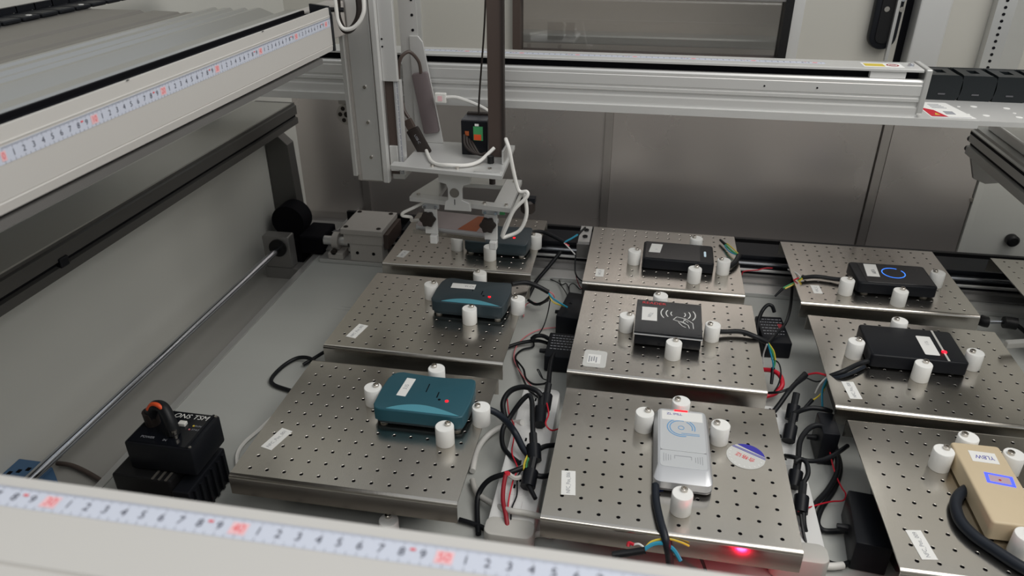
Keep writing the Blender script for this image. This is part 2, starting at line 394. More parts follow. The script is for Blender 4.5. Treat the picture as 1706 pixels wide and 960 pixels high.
for k in range(8):
    a = lx + k * .056; zz = .457
    bm = B()
    for yy in (1.447,):
        poly = [(a + .002, zz), (a + .052, zz)] + [(a + .052 + .008 * math.cos(math.radians(t)), zz + .022 + .022 * math.sin(math.radians(t))) for t in (-60, -30, 0, 30, 60)] + [(a + .05, zz + .044), (a + .002, zz + .044)]
        prism(bm, poly, yy, yy + .007, 'y')
    lk = obj('chain_link', bm, 'chain_black', ch, world=True); obj('rear_cheek', bx(a + .001, a + .0555, 1.512, 1.519, zz, zz + .044), 'chain_black', lk, world=True)
    bm = B(); box(bm, a + .004, a + .02, 1.454, 1.512, zz + .037, zz + .0435); box(bm, a + .036, a + .05, 1.454, 1.512, zz + .037, zz + .0435)
    box(bm, a + .02, a + .036, 1.454, 1.470, zz + .037, zz + .0435); box(bm, a + .02, a + .036, 1.497, 1.512, zz + .037, zz + .0435)
    obj('crossbar', bm, 'chain_black', lk, world=True)
    obj('link_mark', bx(a + .022, a + .034, 1.4458, 1.447, zz + .010, zz + .0125), 'grey_dark', lk, world=True)

# ------------------------------------------------------------------ cross beam (left), runs along y
Y0, Y1 = -.25, 1.066
cb = thing('cross_beam', 'long silver gantry beam with ruler tape along the upper left', 'beam', (-.54, .5, .55))
obj('face_cover', pr([(-.455, .592), (-.4555, .5912), (-.455, .5904), (-.456, .583), (-.470, .583), (-.470, .590), (-.459, .592), (-.459, .6425), (-.4558, .6425), (-.4554, .632), (-.4546, .6315), (-.455, .630)], Y0, Y1, 'y'), 'beam_white', cb, world=True)
obj('slot_belt', bx(-.4945, -.4592, Y0, Y1 - .004, .592, .634), 'slot_black', cb, world=True)
obj('slot_liner', bx(-.4946, -.4915, Y0, Y1 - .004, .6341, .6385), 'slot_black', cb, world=True)
obj('rail_body', pr([(-.4947, .585), (-.4947, .638), (-.497, .6402), (-.512, .6405), (-.514, .6395), (-.520, .634), (-.534, .633), (-.548, .6385), (-.556, .6415), (-.562, .6415), (-.566, .639), (-.575, .638), (-.579, .641), (-.583, .641), (-.586, .6375), (-.598, .637), (-.602, .6405), (-.612, .6405), (-.615, .637), (-.622, .637), (-.625, .6405), (-.631, .6405), (-.631, .585)], Y0, Y1 - .01, 'y'), 'alu_body', cb, world=True)
obj('mount_profile', pr([(-.6312, .58), (-.6312, .637), (-.640, .639), (-.650, .639), (-.655, .635), (-.662, .639), (-.70, .640), (-.71, .634), (-.72, .640), (-.80, .640), (-.80, .58)], Y0, Y1 - .05, 'y'), 'alu_brown', cb, world=True)
obj('end_cap', pr([(-.4535, .582), (-.4535, .632), (-.457, .644), (-.485, .647), (-.485, .582)], Y1, Y1 + .006, 'y'), 'black_satin', cb, world=True)
obj('under_plate', bx(-.80, -.456, Y0, Y1 - .04, .572, .5795), 'alu_dark', cb, world=True)
ruler(cb, (-.455, .4484, .6228), (0, 1, 0), (0, 0, 1), 0, 61, .0122)
for yy in (.60, .86): obj('cover_mark', bx(-.4552, -.4547, yy, yy + .004, .6425, .6433), 'black', cb, world=True)
tc = thing('cable_track', 'black cable chain lying along the top of the left gantry beam', 'cable chain', (-.825, .5, .6405))
for k in range(30):
    a = .28 + k * .034
    bm = B(); box(bm, -.848, -.803, a, a + .030, .6405, .6460, bev=.0015, seg=1); lk = obj('chain_link', bm, 'black_satin', tc, world=True); obj('link_lip', bx(-.848, -.842, a, a + .036, .6462, .654), 'black_satin', lk, world=True)
    if k % 3 == 0: obj('link_pin', lathe(B(), (-.808, a + .015, .646), [(.004, 0), (.004, .001), (0, .0015)], 8), 'alu_light', lk, world=True)
# tray that carries the cable chain
tr = thing('chain_tray', 'narrow grey metal tray under the black chain at the upper left edge', 'tray', (-.83, .5, .62))
obj('tray_base', bx(-.855, -.8015, Y0, 1.02, .620, .640), 'alu_dark', tr, world=True)

# ------------------------------------------------------------------ side profiles
def profile(name, label, xf, xb, z0, z1, y0, y1, mm):
    t = thing(name, label, 'profile', ((xf + xb) / 2, (y0 + y1) / 2, z0)); s = 1 if xb > xf else -1; h = z1 - z0
    P = [(xf, z0), (xf, z0 + h * .28), (xf + s * .006, z0 + h * .32), (xf + s * .006, z0 + h * .42), (xf, z0 + h * .46), (xf, z0 + h * .86), (xf + s * .004, z0 + h * .9), (xf + s * .004, z1), (xb, z1), (xb, z0)]
    obj('profile_bar', pr(P, y0, y1, 'y'), mm, t, world=True)
    obj('slot_strip', bx(min(xf + s * .0055, xf + s * .008), max(xf + s * .0055, xf + s * .008), y0, y1 + .001, z0 + h * .325, z0 + h * .415), 'slot_black', t, world=True)
    return t
lp = profile('side_profile', 'dark aluminium profile along the left wall under the gantry beam', -.80, -.90, .303, .352, -.25, 1.62, 'profile_dark')
obj('top_sheet', bx(-.90, -.803, -.25, 1.60, .3525, .355), 'olive_sheet', lp, world=True)
c = at(462, 160, .355); obj('screw', lathe(B(), (c.x, c.y, .355), [(.005, 0), (.005, .003), (0, .004)], 10), 'chrome', lp, world=True)
d = r * ((105 - 853) / F) - u * ((437 - 480) / F) + f; c = CAM + d * (-.80 / d.x)
obj('nut', bx(-.806, -.797, c.y - .008, c.y + .010, .315, .330, bev=.002), 'black_satin', lp, world=True)
rp = profile('side_profile', 'grey slotted aluminium profile below the chain plate at the right edge', .655, .745, .316, .372, .3, 1.60, 'alu_mid')
obj('upper_rail', bx(.675, .72, .3, 1.58, .3722, .392, bev=.003), 'alu', rp, world=True)
obj('slot_strip', bx(.6545, .6552, .3, 1.60, .357, .362), 'slot_black', rp, world=True)
for zz in (.345, .325): obj('end_bolt', cyl(B(), (.660, 1.600, zz), (.660, 1.607, zz), .006, n=10), 'black', rp, world=True)
g = obj('gusset_bracket', pr([(.662, .3155), (.735, .3155), (.735, .262), (.705, .258), (.68, .268)], 1.585, 1.595, 'y', bev=.001), 'alu_dark'); tag(g, 'small rounded grey gusset bracket hanging under the right profile', 'bracket')
g = obj('gusset_bracket', pr([(-.898, .30), (-.882, .30), (-.868, .272), (-.840, .245), (-.834, .05), (-.834, -.027), (-.898, -.027)], 1.625, 1.66, 'y', bev=.001), 'profile_dark'); tag(g, 'tall dark post with a slanted top in the back left corner', 'post')
g = obj('knob', lathe(B(), (0, 0, 0), [(.012, 0), (.014, .004), (.014, .018), (.010, .022), (0, .022)], 18), 'black', smooth=True); tag(g, 'black oval knob on the pale wall at the right edge', 'knob')
g.rotation_euler = (math.pi / 2, 0, 0); g.location = (.885, 1.785, .06)

# ------------------------------------------------------------------ guide rod on the left
rod = thing('guide_rod', 'polished steel rod running along the left wall into a bearing block', 'rod', (-.818, 1.0, 0))
obj('rod_shaft', cyl(B(), (-.822, .35, .05), (-.812, 1.50, .05), .0075, n=16), 'chrome', rod, world=True, smooth=True)
bk = obj('bearing_block', pr(rrect(-.850, -.785, .0, .08, .003, 2), 1.455, 1.485, 'y', bev=.001), 'alu_dark', rod, world=True)
bm = B(); cyl(bm, (-.813, 1.4545, .052), (-.813, 1.450, .052), .021, n=24); obj('bearing_ring', bm, 'black', bk, world=True)
obj('block_foot', bx(-.853, -.765, 1.452, 1.49, -.028, .0), 'alu_dark', bk, world=True)
pu = thing('drive_pulley', 'black drive pulley in the dark corner behind the rod bearing', 'pulley', (-.83, 1.6, 0))
obj('pulley_wheel', cyl(B(), (-.835, 1.56, .07), (-.835, 1.61, .07), .042, n=28), 'slot_black', pu, world=True, smooth=True)
obj('pulley_housing', bx(-.798, -.738, 1.53, 1.62, .003, .05, bev=.004), 'slot_black', pu, world=True)
obj('pulley_base', bx(-.87, -.80, 1.54, 1.62, -.027, .03), 'slot_black', pu, world=True)
bl = thing('blue_connector', 'blue terminal connector at the left edge beside the rod', 'connector', (-.87, .70, -.028))
obj('connector_body', pr([(-.899, -.028), (-.845, -.028), (-.845, .012), (-.86, .022), (-.899, .022)], .69, .735, 'y', bev=.002), 'blue_plastic', bl, world=True)
for k in range(3): obj('terminal_hole', bx(-.893 + k * .011, -.887 + k * .011, .700 + k * .006, .707 + k * .006, .022, .0225), 'slot_black', bl, world=True)

# ------------------------------------------------------------------ rails on the table
br = thing('table_rail', 'black and silver linear rail lying under the back row of benches', 'rail', (0, 1.61, 0))
obj('rail_foot', bx(-.735, 1.35, 1.497, 1.54, .0005, .010, bev=.001), 'alu', br, world=True)
obj('rail_side', pr([(1.54, .0005), (1.54, .014), (1.556, .019), (1.556, .025), (1.563, .025), (1.563, .0005)], -.735, 1.35, 'x'), 'alu_dark', br, world=True)
obj('rail_core', bx(-.735, 1.35, 1.564, 1.70, .0005, .028), 'slot_black', br, world=True)
obj('guide_strip', bx(-.735, 1.35, 1.566, 1.573, .028, .033, bev=.001), 'alu', br, world=True)
obj('guide_strip', bx(-.735, 1.35, 1.585, 1.598, .028, .042, bev=.001), 'chrome', br, world=True)
obj('belt_cover', bx(-.56, 1.35, 1.604, 1.675, .028, .051, bev=.001), 'black_satin', br, world=True)
obj('rear_wall', bx(-.735, 1.35, 1.69, 1.70, .028, .053), 'black', br, world=True)
for xx in (-.70, -.52): obj('rail_bolt', lathe(B(), (xx, 1.51, .010), [(.004, 0), (.004, .002), (0, .002)], 8), 'black', br, world=True)
cg = thing('carriage', 'grey block carriage with four socket screws at the rail end', 'carriage', (-.62, 1.55, .01))
obj('lower_block', bx(-.655, -.575, 1.500, 1.5395, .0105, .055, bev=.001), 'cast_grey', cg, world=True)
obj('middle_block', bx(-.667, -.573, 1.498, 1.605, .0552, .080, bev=.001), 'cast_grey', cg, world=True)
tp = obj('top_plate', bx(-.672, -.570, 1.494, 1.612, .0804, .094, bev=.0015), 'cast_grey', cg, world=True)
for xx in (-.662, -.582):
    for yy in (1.508, 1.600): obj('screw', lathe(B(), (xx, yy, .094), [(.0055, 0), (.0055, .0015), (.003, .0015), (.003, .0002), (0, .0002)], 12), 'brown_dark', tp, world=True)
for xx in (-.637, -.597): obj('side_hole', cyl(B(), (xx, 1.5002, .032), (xx, 1.4992, .032), .004, n=12), 'slot_black', cg, world=True)
obj('side_plate', bx(-.5728, -.5615, 1.51, 1.61, .043, .079), 'brown_strap', cg, world=True)
sc = thing('shaft_clamp', 'small grey shaft clamp left of the block carriage', 'clamp', (-.70, 1.52, .01))
obj('clamp_collar', cyl(B(), (-.705, 1.53, .045), (-.690, 1.53, .045), .022, n=20), 'cast_grey', sc, world=True, smooth=True)
obj('shaft_stub', cyl(B(), (-.730, 1.53, .045), (-.668, 1.53, .045), .011, n=16), 'alu', sc, world=True, smooth=True)
obj('clamp_foot', bx(-.712, -.675, 1.500, 1.5385, .0105, .026, bev=.001), 'cast_grey', sc, world=True)
obj('clamp_bolt', cyl(B(), (-.698, 1.5085, .028), (-.698, 1.500, .028), .007, n=12), 'brown_dark', sc, world=True)
fr = thing('table_rail', 'low brown-grey rail on the table just behind the front beam', 'rail', (0, .64, 0))
obj('rail_foot', bx(-.70, 1.0, .625, .668, .0005, .016, bev=.001), 'alu_brown', fr, world=True)
obj('rail_core', bx(-.70, 1.0, .56, .624, .0005, .030, bev=.001), 'alu_dark', fr, world=True)
for k in range(9): obj('rail_bolt', lathe(B(), (-.58 + k * .07, .648, .016), [(.0035, 0), (.0035, .002), (0, .002)], 8), 'black', fr, world=True)

# ------------------------------------------------------------------ perforated benches
PW, PD, FH = .32, .288, .033
def plate_mesh():
    bm = B(); p = .025; nx, ny = 12, 11; hx0 = -p * (nx - 1) / 2; hy0 = -p * (ny - 1) / 2; t = .0022; R0 = .0029; R1 = .0026; n = 8
    ex = PW / 2; ey = PD / 2 - .006
    gx = [-ex] + [hx0 - p / 2 + i * p for i in range(nx + 1)] + [ex]; gy = [-ey] + [hy0 - p / 2 + j * p for j in range(ny + 1)] + [ey]
    V = {}
    def gv(i, j):
        if (i, j) not in V: V[i, j] = bm.verts.new((gx[i], gy[j], 0))
        return V[i, j]
    M = {}
    def mv(k, i, j):
        if (k, i, j) not in M:
            M[k, i, j] = bm.verts.new(((gx[i] + gx[i + 1]) / 2, gy[j], 0) if k == 'h' else (gx[i], (gy[j] + gy[j + 1]) / 2, 0))
        return M[k, i, j]
    for i in range(nx + 2):
        for j in range(ny + 2):
            hole = 1 <= i <= nx and 1 <= j <= ny
            if hole:
                o = [mv('v', i + 1, j), gv(i + 1, j + 1), mv('h', i, j + 1), gv(i, j + 1), mv('v', i, j), gv(i, j), mv('h', i, j), gv(i + 1, j)]
                cx = (gx[i] + gx[i + 1]) / 2; cy = (gy[j] + gy[j + 1]) / 2
                ring = [[bm.verts.new((cx + rr * math.cos(math.pi * k / 4), cy + rr * math.sin(math.pi * k / 4), z)) for k in range(8)] for rr, z in ((R0, 0), (R1, -.0003), (R1, -t))]
                for k in range(8):
                    q = (k + 1) % 8
                    bm.faces.new((o[k], o[q], ring[0][q], ring[0][k]))
                    for a, b in zip(ring, ring[1:]): bm.faces.new((a[k], a[q], b[q], b[k]))
            else:
                loop = [gv(i, j)]
                if ('h', i, j) in M or (1 <= i <= nx and j == ny + 1): loop.append(mv('h', i, j))
                loop.append(gv(i + 1, j))
                if 1 <= j <= ny and i == 0: loop.append(mv('v', i + 1, j))
                loop.append(gv(i + 1, j + 1))
                if 1 <= i <= nx and j == 0: loop.append(mv('h', i, j + 1))
                loop.append(gv(i, j + 1))
                if 1 <= j <= ny and i == nx + 1: loop.append(mv('v', i, j))
                bm.faces.new(loop)
    bmesh.ops.recalc_face_normals(bm, faces=bm.faces[:])
    if sum(q.normal.z * q.calc_area() for q in bm.faces) < 0: bmesh.ops.reverse_faces(bm, faces=bm.faces[:])
    # underside, black to paint the shade seen through the holes, and the four edges
    nb = len(bm.faces); box(bm, -ex + .001, ex - .001, -ey, ey, -t - .0006, -t - .0004)
    bm.faces.ensure_lookup_table()
    for q in bm.faces[nb:]: q.material_index = 1
    box(bm, -ex, -ex + .0004, -ey, ey, -t, -.00002); box(bm, ex - .0004, ex, -ey, ey, -t, -.00002)
    me = bpy.data.meshes.new('sheet'); bm.to_mesh(me); bm.free(); me.materials.append(MATS['plate_steel']); me.materials.append(MATS['slot_black']); return me
def flange_mesh(s):
    y = s * (PD / 2); poly = []
    rr = .006
    for k in range(6):
        a = math.radians(90 - 90 * k / 5); poly.append((y - s * rr + s * rr * math.cos(a), -rr + rr * math.sin(a)))
    poly += [(y, -FH), (y - s * .002, -FH)]
    for k in range(6):
        a = math.radians(90 * k / 5); poly.append((y - s * rr + s * (rr - .002) * math.cos(a), -rr + (rr - .002) * math.sin(a)))
    bm = pr(poly, -PW / 2, PW / 2, 'x')
    me = bpy.data.meshes.new('flange'); bm.to_mesh(me); bm.free(); me.shade_smooth(); me.set_sharp_from_angle(angle=math.radians(35)); me.materials.append(MATS['plate_steel']); return me
def bracket_mesh(low):
    P = [(-.10, -.003), (.10, -.003), (.10, -.045)] + [(.045 + .04 * math.cos(math.radians(a)), low + .04 + .04 * math.sin(math.radians(a))) for a in (0, -30, -60, -90)] + [(-.045 + .04 * math.cos(math.radians(a)), low + .04 + .04 * math.sin(math.radians(a))) for a in (-90, -120, -150, -180)] + [(-.10, -.045)]
    bm = pr(P, -.0015, .0015, 'x'); me = bpy.data.meshes.new('support_bracket'); bm.to_mesh(me); bm.free(); me.materials.append(MATS['bracket_steel']); return me
SH = plate_mesh(); FF = flange_mesh(-1); FBk = flange_mesh(1); BK = bracket_mesh(-PT + .0005)
BKr = pr([(-.10, -.003), (.10, -.003), (.10, -.034), (.02, -.034), (-.03, -PT + .02), (-.10, -.04)], -.0015, .0015, 'x')
me = bpy.data.meshes.new('support_bracket'); BKr.to_mesh(me); BKr.free(); me.materials.append(MATS['bracket_steel']); BKR = me
PLATES = {
 'FL': (-.355, .833, .0, 'front row bench of perforated steel with a dark teal reader, nearest the black gadget'),
 'ML': (-.355, 1.162, -.4, 'middle perforated steel bench of the left column under the grey-teal reader'),
 'BL': (-.361, 1.493, .6, 'perforated steel bench in the back left under the phone head'),
 'BM': (.070, 1.477, -.5, 'back row perforated bench in the centre under the reader with a pale status bar'),
 'MM': (.075, 1.157, -1.0, 'middle perforated steel bench under the square black reader with red lettering'),
 'FM': (.076, .828, -.5, 'front centre perforated steel bench carrying the silver reader and round sticker'),
 'BR': (.492, 1.467, .3, 'back row perforated bench under the black reader with blue ring light'),
 'MR': (.494, 1.132, -1.0, 'middle perforated bench on the right under the black reader with grey stripe'),
 'FR': (.502, .820, .2, 'front right perforated bench carrying the beige reader'),
 'XB': (.925, 1.455, 0, 'empty perforated bench cut off by the right edge, in the back row'),
 'XM': (.93, 1.115, 0, 'perforated bench corner barely visible at the right edge beside the striped reader bench')}
LABELS = {'FL': ('NFC_Pos_001', -.128, -.062, 75), 'ML': ('NFC_Pos_002', -.118, -.088, 80), 'BL': ('NFC_A', -.128, -.095, 82), 'BM': ('NFC_B', -.128, -.098, 90), 'FM': ('NFC_Pos_006', -.132, -.075, 96),
          'BR': ('NFC_C', -.122, -.085, 92), 'MR': ('NFC_Pos_008', -.128, -.095, 96), 'FR': ('NFC_Pos_009', -.125, -.098, 98)}
PL = {}
for key, (x, y, a, lab) in PLATES.items():
    t = thing('perforated_bench', lab, 'bench', (x, y, PT), math.radians(a), 'perforated steel benches on the table'); PL[key] = t
    for nm, me in (('bench_top', SH), ('front_flange', FF), ('rear_flange', FBk)):
        o = bpy.data.objects.new(nm, me); COL.objects.link(o); o.parent = t
    for xx in (-.125, .125):
        o = bpy.data.objects.new('support_bracket', BKR if key[0] == 'B' or key == 'XB' else BK); COL.objects.link(o); o.parent = t; o.location = (xx, -.0 if key[0] != 'B' else -.0, 0)
    if key in LABELS:
        s, lx_, ly_, ang = LABELS[key]; n = len(s); L = .046 if n > 6 else .034; ang = math.radians(ang)
        rt = Vector((math.cos(ang), math.sin(ang), 0)); up = Vector((-math.sin(ang), math.cos(ang), 0))
        lb = obj('name_label', quadpatch(B(), (lx_, ly_, .0002), rt, up, L, .019 if n > 6 else .017, .0003), 'sticker', t, label='white printed label')
        obj('label_print', text(B(), s, (lx_, ly_, .0007), rt, up, .0075, .9), 'ink_grey', lb)
# extra bits on the benches
mm = PL['MM']; bm = pr(rrect(-.137, -.098, -.126, -.075, .006, 3), .0002, .0006, 'z'); lb = obj('clear_sticker', bm, 'sticker_clear', mm, label='torn translucent sticker')
bm = B(); box(bm, -.130, -.108, -.115, -.088, .0006, .0009); o = obj('sticker_core', bm, 'sticker', lb)
bm = B(); [box(bm, -.128 + .004 * k, -.126 + .004 * k, -.112 + .002 * (k % 3), -.094 - .002 * (k % 2), .0009, .0011) for k in range(4)]; obj('label_print', bm, 'ink_grey', lb)
fm = PL['FM']; sc_ = (.107, .022)
st = obj('round_sticker', pr([(sc_[0] + .0265 * math.cos(math.radians(a)), sc_[1] + .0265 * math.sin(math.radians(a))) for a in range(0, 360, 12)], .0002, .0006, 'z'), 'sticker_clear', fm, label='round white sticker with indigo cap and red print')
rot = math.radians(-28)
def rp2(x, y): return (sc_[0] + x * math.cos(rot) - y * math.sin(rot), sc_[1] + x * math.sin(rot) + y * math.cos(rot))
obj('indigo_cap', pr([rp2(.0262 * math.cos(math.radians(a)), .0262 * math.sin(math.radians(a))) for a in range(32, 149, 9)], .0006, .0009, 'z'), 'indigo', st)
bm = B()
for hh in (.0112, .0088):
    xw = math.sqrt(.026 ** 2 - hh ** 2); prism(bm, [rp2(-xw, hh), rp2(xw, hh), rp2(xw, hh + .0012), rp2(-xw, hh + .0012)], .0006, .0009, 'z')
obj('indigo_line', bm, 'indigo', st)
cc = rp2(0, -.002); obj('red_print', text(B(), '合格证', (cc[0], cc[1], .0009), (-math.cos(rot), -math.sin(rot), 0), (math.sin(rot), -math.cos(rot), 0), .0095, 1), 'ink_red', st)
bm = B()
for k in range(11):
    q = rp2(.0225 * math.cos(math.radians(180 + 18 * k)), .0225 * math.sin(math.radians(180 + 18 * k))); cyl(bm, (q[0], q[1], .0006), (q[0], q[1], .0009), .0014, n=8)
obj('dot_row', bm, 'white_plastic', st)
bm = B(); tube(bm, [(-.014, -.070, .001), (-.010, -.066, .003), (-.006, -.065, .002)], .0012, 6); g = obj('wire_scrap', bm, 'blue'); g.location = (.075, .828, PT); tag(g, 'tiny scrap of blue wire on the front centre bench', 'wire')
sb = thing('rail_bracket', 'grey angle bracket with two black screws beside the back centre bench', 'bracket', (-.105, 1.56, .045))
obj('bracket_face', bx(-.120, -.0935, 1.545, 1.635, .078, .082), 'alu', sb, world=True)
obj('bracket_side', bx(-.122, -.0935, 1.540, 1.546, .0435, .0778), 'alu_dark', sb, world=True)
for yy in (1.573, 1.61): obj('screw', lathe(B(), (-.106, yy, .082), [(.006, 0), (.006, .003), (.003, .003), (.003, .001), (0, .001)], 12), 'black', sb, world=True)

# ------------------------------------------------------------------ white posts
bm = lathe(B(), (0, 0, 0), [(0, 0), (.0128, 0), (.0135, .0008), (.0135, .0295), (.0128, .0305), (0, .0305)], 28); POST = bpy.data.meshes.new('post_body'); bm.to_mesh(POST); bm.free(); POST.shade_smooth(); POST.set_sharp_from_angle(angle=math.radians(50)); POST.materials.append(MATS['pom'])
bm = lathe(B(), (0, 0, 0), [(.0045, .0300), (.0045, .0345), (.0038, .0352), (.0024, .0352), (.0022, .0325), (0, .0325)], 14); SCR = bpy.data.meshes.new('socket_screw'); bm.to_mesh(SCR); bm.free(); SCR.shade_smooth(); SCR.set_sharp_from_angle(angle=math.radians(35)); SCR.materials.append(MATS['screw'])
RN = {'FL': 'the dark teal reader on the front left bench', 'ML': 'the grey-teal reader on the middle left bench', 'BL': 'the reader under the phone head', 'BM': 'the reader with the pale status bar', 'MM': 'the square reader with red lettering',
      'FM': 'the silver reader', 'BR': 'the reader with the blue ring', 'MR': 'the reader with the grey stripe', 'FR': 'the beige reader'}
POSTS = {'FL': [(-.372, .877, 'left'), (-.289, .943, 'back'), (-.198, .858, 'right'), (-.240, .805, 'front')],
 'ML': [(-.374, 1.218, 'left'), (-.291, 1.280, 'back'), (-.199, 1.190, 'right'), (-.280, 1.139, 'front')],
 'BL': [(-.377, 1.440, 'left'), (-.296, 1.404, 'front'), (-.208, 1.478, 'right')],
 'BM': [(.009, 1.438, 'left'), (.131, 1.373, 'front'), (.140, 1.523, 'back'), (.191, 1.422, 'right')],
 'MM': [(.0035, 1.162, 'left'), (.063, 1.249, 'back'), (.153, 1.156, 'right'), (.085, 1.086, 'front')],
 'FM': [(.040, .886, 'left'), (.093, .923, 'back'), (.147, .876, 'right'), (.090, .728, 'front')],
 'BR': [(.422, 1.374, 'left'), (.512, 1.345, 'front'), (.606, 1.438, 'right')],
 'MR': [(.388, 1.142, 'left'), (.479, 1.227, 'back'), (.479, 1.090, 'front'), (.573, 1.140, 'right')],
 'FR': [(.442, .872, 'left'), (.485, .908, 'back'), (.533, .880, 'right'), (.489, .728, 'front')]}
def post(x, y, z, lab, rz):
    t = thing('clamp_post', lab, 'post', (x, y, z), rz, 'white clamp posts')
    for nm, me, loc in (('post_body', POST, (0, 0, 0)), ('socket_screw', SCR, (.005, .002, 0))):
        o = bpy.data.objects.new(nm, me); COL.objects.link(o); o.parent = t; o.location = loc
for key, L in POSTS.items():
    for x, y, side in L:
        ang = {'left': .3, 'right': 2.9, 'front': .6, 'back': 2.4}[side] + random.uniform(-.3, .3)
        w_ = {'left': 'left of', 'right': 'right of', 'front': 'in front of', 'back': 'behind'}[side]
        post(x, y, PT, 'white plastic clamp post %s %s' % (w_, RN[key]), ang)
post(-.297, .704, .0, 'white plastic post standing on the table behind the front beam', 1.6)

# ------------------------------------------------------------------ readers
def teal_reader(key, x, y, rz, mtop, lab, slabel, sang, lightband=True, simple=False):
    t = thing('card_reader', lab, 'card reader', (x, y, PT), math.radians(rz), 'teal readers of the left column')
    w_, d_, z0, z1 = .070, .049, .004, .031
    P = []
    for k in range(9): P.append((-w_ + .012 + (2 * w_ - .022) * k / 8, -d_ + .0005 * math.sin(math.pi * k / 8)))
    P += [(w_ - .003, -d_ + .003)] + [(w_ - .002 + .004 * math.sin(math.pi * k / 6), -d_ + .008 + (2 * d_ - .016) * k / 6) for k in range(7)] + [(w_ - .004, d_ - .003)]
    for k in range(9): P.append((w_ - .010 - (2 * w_ - .030) * k / 8, d_ - .004 * math.sin(math.pi * k / 8)))
    P += [(-w_ + .012, d_ - .002), (-w_ + .005, d_ - .008), (-w_ + .001, d_ - .02), (-w_ - .001, 0), (-w_, -d_ + .012), (-w_ + .004, -d_ + .003)]
    body = obj('housing', pr(P, z0 + .006, z1, 'z', bev=.002, seg=3, capbev='b'), mtop, t, smooth=True)
    Pl = [(px * .965, py * .94) for px, py in P]; obj('lower_shell', pr(Pl, z0, z0 + .0062, 'z'), 'teal_grey', t)
    if lightband:
        n = 16; up_ = [(-w_ + .022 + (2 * w_ - .030) * k / n, -d_ + .0035 + .016 * math.sin(math.pi * (k / n) ** .85)) for k in range(n + 1)]
        lo = [(w_ - .008, -d_ + .0030), (-w_ + .022, -d_ + .0030)]
        obj('light_band', pr(up_ + lo, z1 - .0002, z1 + .0006, 'z'), 'teal_light', t, label='lighter teal crescent band')
    for sx in (-1, 1):
        for sy in (-1, 1): obj('rubber_foot', cyl(B(), (sx * (w_ - .014), sy * (d_ - .012), 0), (sx * (w_ - .014), sy * (d_ - .012), z0), .006, n=12), 'cable_grey', t)
    led = (.036, -.014); obj('status_led', lathe(B(), (led[0], led[1], z1), [(.0026, 0), (.0026, .0006), (.001, .0014), (0, .0014)], 12), 'red_led', t)
    if not simple:
        obj('light_slot', bx(-.0015 + .000, .000, .003, .024, z1 - .0001, z1 + .0003), 'slot_black', t); obj('light_slot', bx(.018, .0198, -.008, .006, z1 - .0001, z1 + .0003), 'slot_black', t)
        obj('sound_hole', cyl(B(), (.024, -.012, z1), (.024, -.012, z1 + .0004), .0022, n=10), 'slot_black', t)
        rt = Vector((math.cos(sang), math.sin(sang), 0)); up = Vector((-math.sin(sang), math.cos(sang), 0)); c = slabel[1]
        lb = obj('sticker_label', quadpatch(B(), (c[0], c[1], z1 + .0001), rt, up, slabel[2], slabel[3], .0003), 'sticker', t)
        obj('handwriting', text(B(), slabel[0], (c[0] + slabel[4], c[1], z1 + .0007), rt, up, .009, .8), 'ink_grey', lb)
    return t
teal_reader('FL', -.287, .875, 0, 'teal', 'dark teal card reader with light crescent on the front left bench', ('3.15', (-.034, .010), .046, .0145, 0), math.radians(86))
teal_reader('ML', -.288, 1.2, -1, 'teal_grey', 'grey-teal card reader with a wide paper label on the middle left bench', ('W.Ctt', (-.022, .018), .046, .019, .012), math.radians(2))
teal_reader('BL', -.288, 1.469, 0, 'teal_grey', 'grey card reader partly hidden beneath the phone head at the back', None, 0, False, True)

# back centre: black slab with pale status bar
t = thing('card_reader', 'glossy black reader with pale status bar on the back centre bench', 'card reader', (.100, 1.459, PT), math.radians(-1.5))
obj('housing', pr(rrect(-.073, .073, -.045, .045, .007, 4), .002, .024, 'z', bev=.003, seg=3, capbev='b'), 'black_satin', t, smooth=True)
obj('glass_panel', pr(rrect(-.068, .045, -.040, .040, .002, 2), .0239, .0247, 'z', bev=.0003, seg=1), 'black_gloss', t)
obj('status_bar', pr(rrect(.053, .0575, -.014, .011, .002, 3), .024, .0247, 'z'), 'ice_led', t, label='pale blue status bar')
lb = obj('sticker_label', quadpatch(B(), (-.047, .008, .0248), (1, 0, 0), (.12, 1, 0), .0235, .043, .0003), 'sticker', t)
obj('handwriting', text(B(), 'vl', (-.046, .002, .0253), (1, 0, 0), (0, 1, 0), .007), 'ink_grey', lb)
for sx in (-.055, .055):
    for sy in (-.032, .032): obj('rubber_foot', cyl(B(), (sx, sy, 0), (sx, sy, .002), .006, n=10), 'black', t)
# centre: square reader
t = thing('card_reader', 'square glossy black reader with red lettering and a tap-card symbol', 'card reader', (.077, 1.171, PT), math.radians(-1.5))
w_ = .0585
obj('lower_shell', bx(-w_ + .002, w_ - .002, -w_ + .001, w_ - .002, .002, .022, bev=.002), 'black_satin', t, smooth=True)
obj('chrome_trim', bx(-w_, w_, -w_ - .0005, w_, .0222, .0242, bev=.0004), 'silver_plastic', t)
tp = obj('top_panel', bx(-w_ + .0005, w_ - .0005, -w_ + .001, w_, .0243, .0275, bev=.0005), 'black_gloss', t)
obj('red_lettering', text(B(), 'READER', (-.027, .0475, .0278), (1, 0, 0), (0, 1, 0), .0115, 1.05), 'ink_red', tp)
lb = obj('sticker_label', quadpatch(B(), (-.034, .008, .0276), (1, .02, 0), (-.02, 1, 0), .027, .048, .0003), 'sticker', tp)
obj('handwriting', text(B(), 'NTLL', (-.032, .004, .0281), (.3, 1, 0), (-1, .3, 0), .009, .8), 'ink_grey', lb)
bm = B(); cx, cy = .0165, .016
